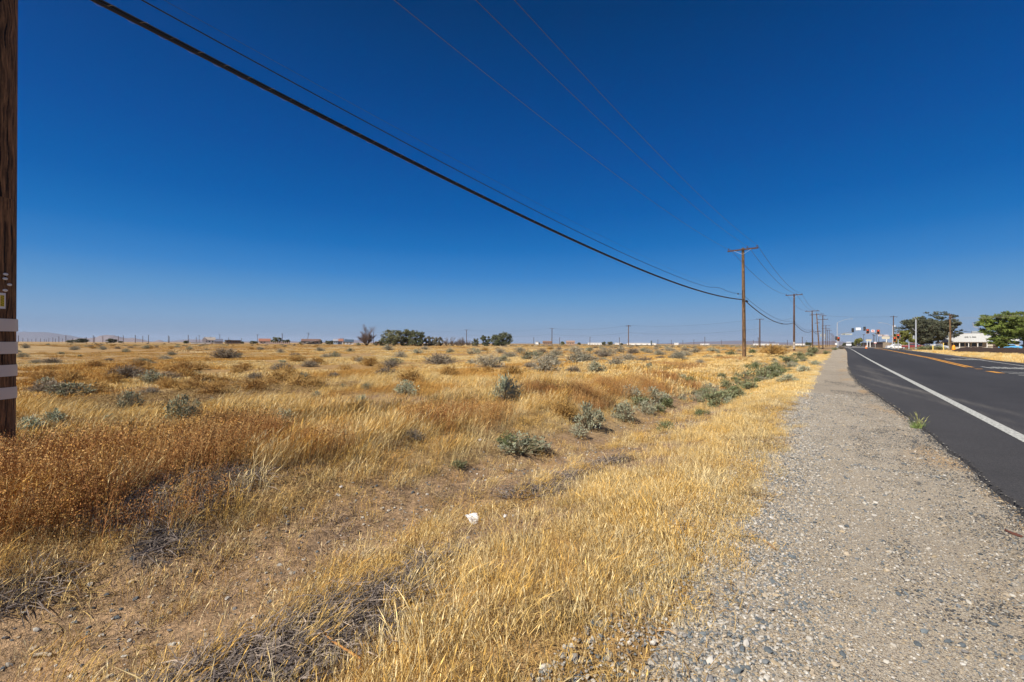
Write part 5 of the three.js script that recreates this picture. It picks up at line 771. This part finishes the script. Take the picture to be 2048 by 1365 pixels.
{ // white roofed building with lettering
  const z = 142, p = stand(1957, z), d = p.clone().sub(camera.position), t = thing('store_building', 'low building with sloped white roof and dark lettering', 'building', p); t.rotation.y = Math.atan2(-d.x, -d.z) + 0.18; t.updateMatrixWorld(true);
  const W = px2m(112, z), cream = std(0.46, 0.42, 0.34), roofW = std(0.46, 0.46, 0.45, 0.7), eave = 2.3, x0 = -W / 2;
  wallBox(t, 'wall', W, eave, 7, 0, 0, -4.2, cream); const roofSh = gridG(1, 1, (i, j) => V(lerp(x0 + (j ? 3.4 : 0), x0 + W * 0.6, i), lerp(eave - 0.1, eave + 2.7, j), lerp(0.7, -3.4, j))); mesh('roof', roofSh, roofW, t);
  mesh('porch_roof', gridG(1, 1, (i, j) => V(lerp(x0 + W * 0.605, x0 + W, i), lerp(eave + 0.2, eave + 2.0, j), lerp(0.4, -3.2, j))), roofW, t); for (let k = 0; k < 26; k++) { const u = k / 25; mesh('roof_seam', barG(V(lerp(x0 + 0.05, x0 + W * 0.595, u), eave - 0.06, 0.72), V(lerp(x0 + 3.45, x0 + W * 0.595, u), eave + 2.72, -3.38), 0.035, 4), roofW, t); } mesh('fascia', boxG(W, 0.18, 0.12, 0, eave - 0.22, 0.72), std(0.20, 0.17, 0.15), t); mesh('ridge_box', boxG(W * 0.62, 0.55, 2.4, x0 + W * 0.46, eave + 2.6, -4.8), std(0.30, 0.27, 0.26), t); mesh('roof_unit', boxG(1.5, 0.9, 1.2, x0 + W * 0.5, eave + 3.0, -4.2), canM, t);
  for (let k = 0; k < 7; k++) { const w = mesh('window', boxG(W * 0.055, 1.2, 0.08, x0 + W * (0.08 + k * 0.075), 1.35, -0.68), glassM, t); mesh('frame', boxG(W * 0.062, 0.1, 0.1, x0 + W * (0.08 + k * 0.075), 0.7, -0.66), whiteM, w); } for (let k = 0; k < 6; k++) mesh('porch_post', boxG(0.16, eave, 0.16, x0 + W * (0.03 + k * 0.115), eave / 2, 0.45), whiteM, t); mesh('door', boxG(1.1, 2.05, 0.1, x0 + W * 0.72, 1.03, -0.66), std(0.10, 0.07, 0.06), t);
  const font = await new FontLoader().loadAsync('fonts/droid/droid_serif_bold.typeface.json'), tx = new TextGeometry('05 I 50', { font, size: 0.62, depth: 0.05 }); tx.rotateX(-Math.atan2(4.1, 2.8)); const lt = mesh('lettering', tx, std(0.05, 0.05, 0.05), t); lt.position.set(x0 + W * 0.34, eave + 1.3, -1.22);
}
{ // dark earth berm, yellow marker posts, cones and small items on the far verge
  seed(31); const ba = stand(1908, 78), bb = stand(2180, 52), bn = bb.clone().sub(ba).cross(V(0, 1, 0)).normalize(); const g = gridG(70, 8, (i, j) => { const t = i / 70, v = j / 8, q = ba.clone().lerp(bb, t), n = fbm(t * 30, j * 0.4, 3); q.addScaledVector(bn, (v - 0.5) * 3.2 + 0.3 * (n - 0.5)); q.y = HP(q) - 0.1 + Math.sin(v * Math.PI) * (1.02 + 0.35 * (n - 0.5)) * smooth(0, 0.12, t); return q; }, (v) => [v.x, v.z]);
  tagged('earth_berm', g, new THREE.MeshStandardMaterial({ map: metric(soilMap, 2), bumpMap: metric(soilBump, 2), bumpScale: 0.05, color: new THREE.Color().setRGB(0.13, 0.075, 0.05), roughness: 0.97, side: THREE.DoubleSide }), 'long dark brown earth berm behind the far verge grass', 'berm');
  const yel = std(0.75, 0.55, 0.12, 0.6); for (const [px, z, h] of [[1866.5, 88, 1.15], [1887.5, 96, 1.5]]) { const m = station('marker_post', px < 1870 ? 'yellow marker post with white cap on the far verge' : 'plain yellow marker post nearer the tan pole', 'marker post', px, z); mesh('post', boxG(0.14, h, 0.09, 0, h / 2, 0), yel, m); mesh('cap', boxG(px < 1870 ? 0.75 : 0.18, 0.12, 0.14, 0, h + 0.06, 0), px < 1870 ? signWhite : yel, m); }
  const orange = std(0.80, 0.20, 0.02, 0.6); const cone = (px, z, lab) => { const c = station('traffic_cone', lab, 'traffic cone', px, z); mesh('cone', cylG(0.05, 0.24, 0.9, 12, 0, 0.06, 0), orange, c); mesh('base', boxG(0.6, 0.07, 0.6, 0, 0.035, 0), orange, c); mesh('stripe', cylG(0.121, 0.161, 0.16, 12, 0, 0.46, 0), signWhite, c); };
  cone(1733, 118, 'orange traffic cone on the road past the asphalt'); { const c = station('orange_barrel', 'orange construction barrel beside the tan wooden pole', 'barrel', 1908, 100); const gg = new THREE.LatheGeometry([[0, 0], [0.36, 0], [0.34, 0.3], [0.3, 0.34], [0.3, 0.7], [0.26, 0.74], [0.25, 1.0], [0.08, 1.06], [0, 1.06]].map(([x, y]) => new THREE.Vector2(x, y)), 16); mesh('body', gg, std(0.85, 0.33, 0.02, 0.6), c); mesh('handle', boxG(0.3, 0.12, 0.06, 0, 1.1, 0), std(0.85, 0.33, 0.02), c); }
  for (const [px, w, z, label] of [[1845, 3.2, 100, 'wide green bush before the galvanised light pole'], [1860, 3.6, 102, 'green bush between the light pole and the marker post'], [1878, 3.2, 104, 'green bush behind the yellow marker posts'], [1670, 1.8, 90, 'green bush at the end of the gravel shoulder']]) shrub(stand(px, z), w, 'green', 0.55, label);
  shrub(stand(1683, 105), 2.2, 'dead', 0.7, 'heap of dry tumbleweeds beside the road crossing');
  const sg = station('lot_sign', 'small red and white notice on the fence of the far corner', 'sign', 1751, 172); mesh('post', cylG(0.05, 0.05, 1.8, 6), whiteM, sg); mesh('panel', boxG(0.8, 0.6, 0.04, 0, 1.9, 0), signWhite, sg); mesh('red_band', boxG(0.8, 0.2, 0.05, 0, 1.75, 0.01), redPaint, sg);
}
// ---------------------------------------------------------------- houses and sheds along the horizon
function gable(t, w, d, h, rh, wallM, roofM, x = 0, zz = 0, over = 0.4, dir = 0) { // ridge along x, or along z when dir
  const g = new THREE.Group(); g.name = 'wing'; g.position.set(x, 0, zz); g.rotation.y = dir ? Math.PI / 2 : 0; t.add(g);
  const sh = new THREE.Shape(); sh.moveTo(-d / 2, 0); sh.lineTo(d / 2, 0); sh.lineTo(d / 2, h); sh.lineTo(0, h + rh); sh.lineTo(-d / 2, h); sh.closePath(); const b = new THREE.ExtrudeGeometry(sh, { depth: w, bevelEnabled: false }); b.translate(0, 0, -w / 2); b.rotateY(Math.PI / 2); mesh('wall', b, wallM, g);
  const sl = Math.hypot(d / 2 + over, rh * (d / 2 + over) / (d / 2)); for (const s of [-1, 1]) { const r = new THREE.BoxGeometry(w + over * 2, 0.14, sl); r.rotateX(s * Math.atan2(rh, d / 2)); r.translate(0, h + rh / 2 - over * rh / d + 0.12, s * (d / 4 + over / 2)); mesh('roof', r, roofM, g); } return g;
}
const facing = (px, z) => { const p = stand(px, z), d = p.clone().sub(camera.position); return [p, Math.atan2(-d.x, -d.z)]; };
function openings(g, w, h, n, z0) { for (let k = 0; k < n; k++) { const win = mesh('window', boxG(w / n * 0.4, h * 0.38, 0.08, -w / 2 + w * (k + 0.5) / n, h * 0.55, z0), glassM, g); mesh('sill', boxG(w / n * 0.46, 0.1, 0.16, -w / 2 + w * (k + 0.5) / n, h * 0.55 - h * 0.21, z0), whiteM, win); } }
{
  const white = std(0.78, 0.78, 0.76), slate = std(0.13, 0.14, 0.19), tanR = std(0.33, 0.28, 0.24), cream = std(0.66, 0.52, 0.44), redR = std(0.30, 0.13, 0.085), brown = std(0.20, 0.14, 0.10), blueW = std(0.42, 0.55, 0.68), greyW = std(0.42, 0.40, 0.38);
  const house = (px, z, label, f) => { const [p, a] = facing(px, z), t = thing('house', label, 'house', p); t.rotation.y = a; f(t, (w) => px2m(w, z)); return t; };
  house(415, 400, 'white gabled house with steep tan roof behind a white wall', (t, m) => { const g = gable(t, m(18), 7, 3.4, m(5), white, tanR, m(3), -2); openings(g, m(16), 3.4, 3, 3.55); const f = gable(t, 6, m(6.5), 3.2, m(5.4), white, white, -m(6), 0.5, 0.3, 1); openings(f, 1, 1, 0, 0); gable(t, m(14), 6, 2.2, 2.0, greyW, slate, m(18), 0); mesh('chimney', boxG(0.8, 1.8, 0.8, m(4.5), m(11.5), -2), brown, t); });
  for (const [px, w, label] of [[392, 17, 'long low white wall left of the gabled house gate'], [411, 18, 'long low white wall in front of the gabled house']]) { const [p, a] = facing(px, 385), t = thing('garden_wall', label.replace('left of', 'beside'), 'wall', p); t.rotation.y = a; mesh('wall_body', boxG(px2m(w, 385), px2m(3, 385), 0.3, 0, px2m(3, 385) / 2, 0), white, t); mesh('coping', boxG(px2m(w, 385) + 0.2, 0.12, 0.45, 0, px2m(3, 385) + 0.05, 0), white, t); }
  house(466, 410, 'flat roofed brown house beyond the slate roofed wing', (t, m) => { wallBox(t, 'wall', m(26), 3, 8, 0, 0, 0, brown); mesh('roof', boxG(m(28), 0.3, 9, 0, 3.15, 0), std(0.1, 0.08, 0.07), t); openings(t, m(24), 3, 5, 4.03); });
  house(529, 390, 'pale house with red tiled roof and garage', (t, m) => { const g = gable(t, m(20), 8, 2.6, 2.0, cream, redR); openings(g, m(18), 2.6, 3, 4.02); mesh('garage_door', boxG(m(6), 2.0, 0.08, m(4), 1.0, 4.05), std(0.55, 0.53, 0.5), t); });
  { const [p, a] = facing(555, 375), t = thing('block_fence', 'pale pink block wall with evenly spaced pillars', 'wall', p); t.rotation.y = a; const W = px2m(39, 375); mesh('wall_body', boxG(W, 1.0, 0.2, 0, 0.5, 0), cream, t); for (let k = 0; k < 12; k++) mesh('pillar', boxG(0.5, 2.0, 0.5, -W / 2 + W * k / 11, 1.0, 0.02), cream, t); }
  house(622, 370, 'brown roofed house with a silver awning', (t, m) => { const g = gable(t, m(34), 9, 2.6, 1.6, std(0.30, 0.25, 0.2), std(0.17, 0.10, 0.08)); openings(g, m(30), 2.6, 4, 4.53); mesh('awning', gridG(1, 1, (i, j) => V(lerp(-m(10), m(8), i), lerp(1.0, 2.9, i) + j * 0.1, lerp(6.5, 4.6, j))), std(0.5, 0.5, 0.52, 0.4), t); });
  house(671, 368, 'small light blue house among trees', (t, m) => { const g = gable(t, m(8), 7, 2.8, 1.5, blueW, std(0.3, 0.3, 0.33)); openings(g, m(7), 2.8, 2, 3.53); }); house(680, 376, 'house with orange roof next to the light blue one', (t, m) => { const g = gable(t, m(10), 7, 2.8, 1.8, white, redR); openings(g, m(8), 2.8, 2, 3.53); });
  house(698, 360, 'house with dark blue roof before the leafless tree', (t, m) => { const g = gable(t, m(16), 8, 2.0, 1.9, white, std(0.05, 0.08, 0.12)); openings(g, m(12), 2.0, 2, 4.02); }); house(757, 300, 'low red brown shed behind the leafless tree', (t, m) => { wallBox(t, 'wall', m(14), 2.2, 5, 0, 0, 0, std(0.25, 0.09, 0.06)); mesh('roof', boxG(m(15), 0.2, 6, 0, 2.3, 0), white, t); });
  house(1074, 520, 'small white shed on the horizon beside a dark tree', (t, m) => { wallBox(t, 'wall', m(6), 3.5, 6, 0, 0, 0, white); mesh('roof', boxG(m(6.4), 0.3, 7, 0, 3.6, 0), greyW, t); }); house(1095, 480, 'low brown house with wide roof by the transformer pole', (t, m) => { const g = gable(t, m(18), 9, 2.4, 1.6, std(0.3, 0.2, 0.14), std(0.2, 0.12, 0.08)); openings(g, m(16), 2.4, 4, 4.53); }); house(1141, 470, 'tan house with garage by the yellow green tree', (t, m) => { const g = gable(t, m(16), 9, 2.6, 1.8, std(0.45, 0.28, 0.18), std(0.3, 0.2, 0.15)); openings(g, m(14), 2.6, 3, 4.53); });
  const shed = (px, w, h, z, label) => { const [p, a] = facing(px, z), t = thing('warehouse', label, 'warehouse', p, undefined); t.rotation.y = a; const W = px2m(w, z), Hh = px2m(h, z); mesh('wall', boxG(W, Hh, 20, 0, Hh / 2, -10), white, t); mesh('roof', boxG(W + 1, 0.6, 21, 0, Hh + 0.3, -10), std(0.7, 0.7, 0.7), t); for (let k = 0; k < 5; k++) mesh('door', boxG(W * 0.06, Hh * 0.55, 0.2, -W * 0.4 + k * W * 0.2, Hh * 0.28, 0.1), greyW, t); };
  shed(1190, 28, 3.2, 700, 'long white warehouse before two dark trees'); shed(1236, 12, 3, 720, 'short white warehouse beside the tan field pole'); shed(1283, 56, 3, 720, 'longest white warehouse on the horizon'); shed(1353, 8, 3.5, 800, 'small white block with red trim far on the horizon'); shed(1410, 16, 2, 760, 'low white shed far on the horizon'); shed(1532, 44, 2.2, 700, 'low pale shed behind the plain dark field pole'); shed(1600, 22, 2.4, 690, 'low pale shed behind the brown pole row');
  { const [p, a] = facing(1303, 560), t = thing('water_tank', 'narrow dark cylinder tower beside the longest warehouse', 'tower', p); mesh('tank', cylG(0.9, 0.9, px2m(8, 560), 10), std(0.10, 0.12, 0.12), t); mesh('cap', new THREE.ConeGeometry(1.0, 0.8, 10).translate(0, px2m(8, 560) + 0.4, 0), std(0.1, 0.12, 0.12), t); }
  // pale graded lots and the far road seen edge on
  const lot = (name, px0, px1, z0, z1, m) => { const c = [[px0, z0], [px1, z0], [px1, z1], [px0, z1]].map(([x, z]) => { const p = stand(x, z); return p; }); structure(name, gridG(24, 6, (i, j) => { const q = c[0].clone().lerp(c[1], i / 24).lerp(c[3].clone().lerp(c[2], i / 24), j / 6); q.y = HP(q) + 0.25; return q; }), m); };
  lot('graded_lot', 1380, 1600, 330, 420, std(0.50, 0.42, 0.32)); lot('paved_lot', 1470, 1620, 210, 245, std(0.30, 0.31, 0.29)); lot('sandy_strip', 1060, 1330, 240, 262, std(0.45, 0.35, 0.22));
}
// distant hills
{
  const hill = (name, px0, px1, z, prof, col, sd) => { // prof: height in photo pixels along the ridge, 0..1
    const n = 90, m = 14, g = gridG(n, m, (i, j) => { const u = i / n, b = at(lerp(px0, px1, u), 684, z), v = j / m, dir = b.clone().setY(0).normalize(), ridge = Math.max(0, prof(u)) * (0.85 + 0.3 * fbm(u * 14 + sd, 2, 4)) * z / FOCAL, s = Math.sin(v * Math.PI), rough = 0.75 + 0.5 * fbm(u * 24 + sd, v * 5, 4); const p = b.clone().addScaledVector(dir, (v - 0.5) * z * 0.16); p.y = -12 + ridge * s * (v === 0.5 ? 1 : rough); return p; });
    structure(name, g, std(...col, 0.95));
  };
  const bump = (u, c, w) => Math.exp(-(((u - c) / w) ** 2));
  hill('hills', -420, 165, 9500, (u) => 17 * bump(u, 0.86, 0.17) + 13 * bump(u, 0.6, 0.2) + 8 * bump(u, 0.25, 0.25), [0.12, 0.118, 0.145], 3);
  hill('hills', 105, 330, 6500, (u) => 15 * bump(u, 0.50, 0.16) + 8 * bump(u, 0.22, 0.14) + 7 * bump(u, 0.75, 0.12) + 5 * bump(u, 0.95, 0.05), [0.19, 0.155, 0.16], 9);
  hill('hills', 330, 760, 9000, (u) => 6 * bump(u, 0.12, 0.1) + 4 * bump(u, 0.5, 0.3) + 6 * bump(u, 0.88, 0.1), [0.16, 0.13, 0.14], 15);
  hill('hills', 1240, 1720, 11000, (u) => 3 * bump(u, 0.3, 0.2) + 7 * bump(u, 0.55, 0.22) + 8 * bump(u, 0.9, 0.12), [0.13, 0.115, 0.14], 21);
}
scene.fog = new THREE.FogExp2(new THREE.Color(0.74, 0.82, 1.0), 0.00003);
// ---------------------------------------------------------------- litter and small things near by
{
  seed(88);
  { const p = hit(945, 1046), pa = hit(932, 1034), pb = hit(958, 1056), g = gridG(14, 8, (i, j) => { const u = i / 14, v = j / 8, w = lerp(0.11, 0.045, smooth(0.2, 1, u)); return V((u - 0.5) * 0.30, 0.085 + 0.03 * Math.sin(u * 5) + 0.05 * (fbm(u * 6, v * 6, 2) - 0.5) - 0.05 * u, (v - 0.5) * w * 2 + 0.05 * (fbm(u * 4, 9, 2) - 0.5)); }); const t = tagged('paper_scrap', g, std(0.76, 0.76, 0.75, 0.8), 'crumpled white paper scrap lying on the straw', 'litter'); t.position.copy(p); t.rotation.y = Math.atan2(-(pb.z - pa.z), pb.x - pa.x); t.scale.setScalar(0.62); }
  const bit = (px, py, s, lab) => { const p = hit(px, py), g = new THREE.IcosahedronGeometry(s, 1), q = g.attributes.position; for (let i = 0; i < q.count; i++) { const f = 0.6 + 0.8 * hash2(Math.round(q.getX(i) * 999), Math.round(q.getZ(i) * 999 + q.getY(i) * 555)); q.setXYZ(i, q.getX(i) * f, q.getY(i) * f * 0.7, q.getZ(i) * f); } g.computeVertexNormals(); const t = tagged('white_scrap', g, std(0.72, 0.72, 0.74, 0.8), lab, 'litter'); t.position.copy(p).add(V(0, s * 0.8, 0)); };
  bit(1010, 1036, 0.02, 'tiny white scrap beside the larger paper scrap'); bit(1064, 802, 0.055, 'pale grey scrap among the rust brown weeds'); bit(60, 886, 0.035, 'pale grey scrap in the rust brown stalks of the bank'); bit(682, 977, 0.017, 'small pale scrap in the golden bank grass'); bit(960, 883, 0.025, 'pale scrap among the grass of the ditch bank');
  const stick = (pts, r, m, lab, name = 'stick') => { const c = new THREE.CatmullRomCurve3(pts.map(([px, py, up]) => hit(px, py).add(V(0, up ?? 0.015, 0)))); return tagged(name, new THREE.TubeGeometry(c, 20, r, 6), m, lab, name.replace('_', ' ')); };
  stick([[640, 1266, .03], [662, 1300, .05], [690, 1320, .05], [722, 1332, .03]], 0.006, std(0.42, 0.19, 0.05), 'curved orange brown stalk lying on the grey thatch', 'stalk'); stick([[64, 1318], [84, 1314], [104, 1316]], 0.010, std(0.45, 0.38, 0.28), 'pale broken stick on the bare ditch soil');
  stick([[1030, 1082], [1060, 1075], [1100, 1064, .03]], 0.004, std(0.10, 0.08, 0.07), 'thin dark twig on the grey soil strip', 'twig'); stick([[400, 1352], [440, 1335], [480, 1315]], 0.008, std(0.14, 0.11, 0.09), 'dark dead stem beside the grey thatch', 'twig'); stick([[1532, 1088], [1542, 1096], [1552, 1104]], 0.006, std(0.30, 0.18, 0.09), 'small brown twig on the gravel shoulder', 'twig'); stick([[1255, 1090, .05], [1280, 1080, .05], [1300, 1072, .05]], 0.004, std(0.16, 0.12, 0.09), 'thin grey twig in the grass at the gravel rim', 'twig');
  { const a = hit(2010, 1065), b = hit(2046, 1079), d = b.clone().sub(a), L = d.length(), g = gridG(16, 4, (i, j) => { const u = i / 16, v = (j / 4 - 0.5) * 2, w = 0.015 * Math.sin(Math.PI * clamp(u * 0.92 + 0.04)); return V(u * L, 0.012 + 0.014 * (1 - v * v) + 0.006 * (fbm(u * 9, v, 2) - 0.5), v * w); }); const t = tagged('tyre_shred', g, std(0.10, 0.035, 0.022, 0.8), 'dark red brown strip of debris beside the asphalt edge', 'debris'); t.position.copy(a); t.rotation.y = Math.atan2(-d.z, d.x); }
}
renderer.render(scene, camera);
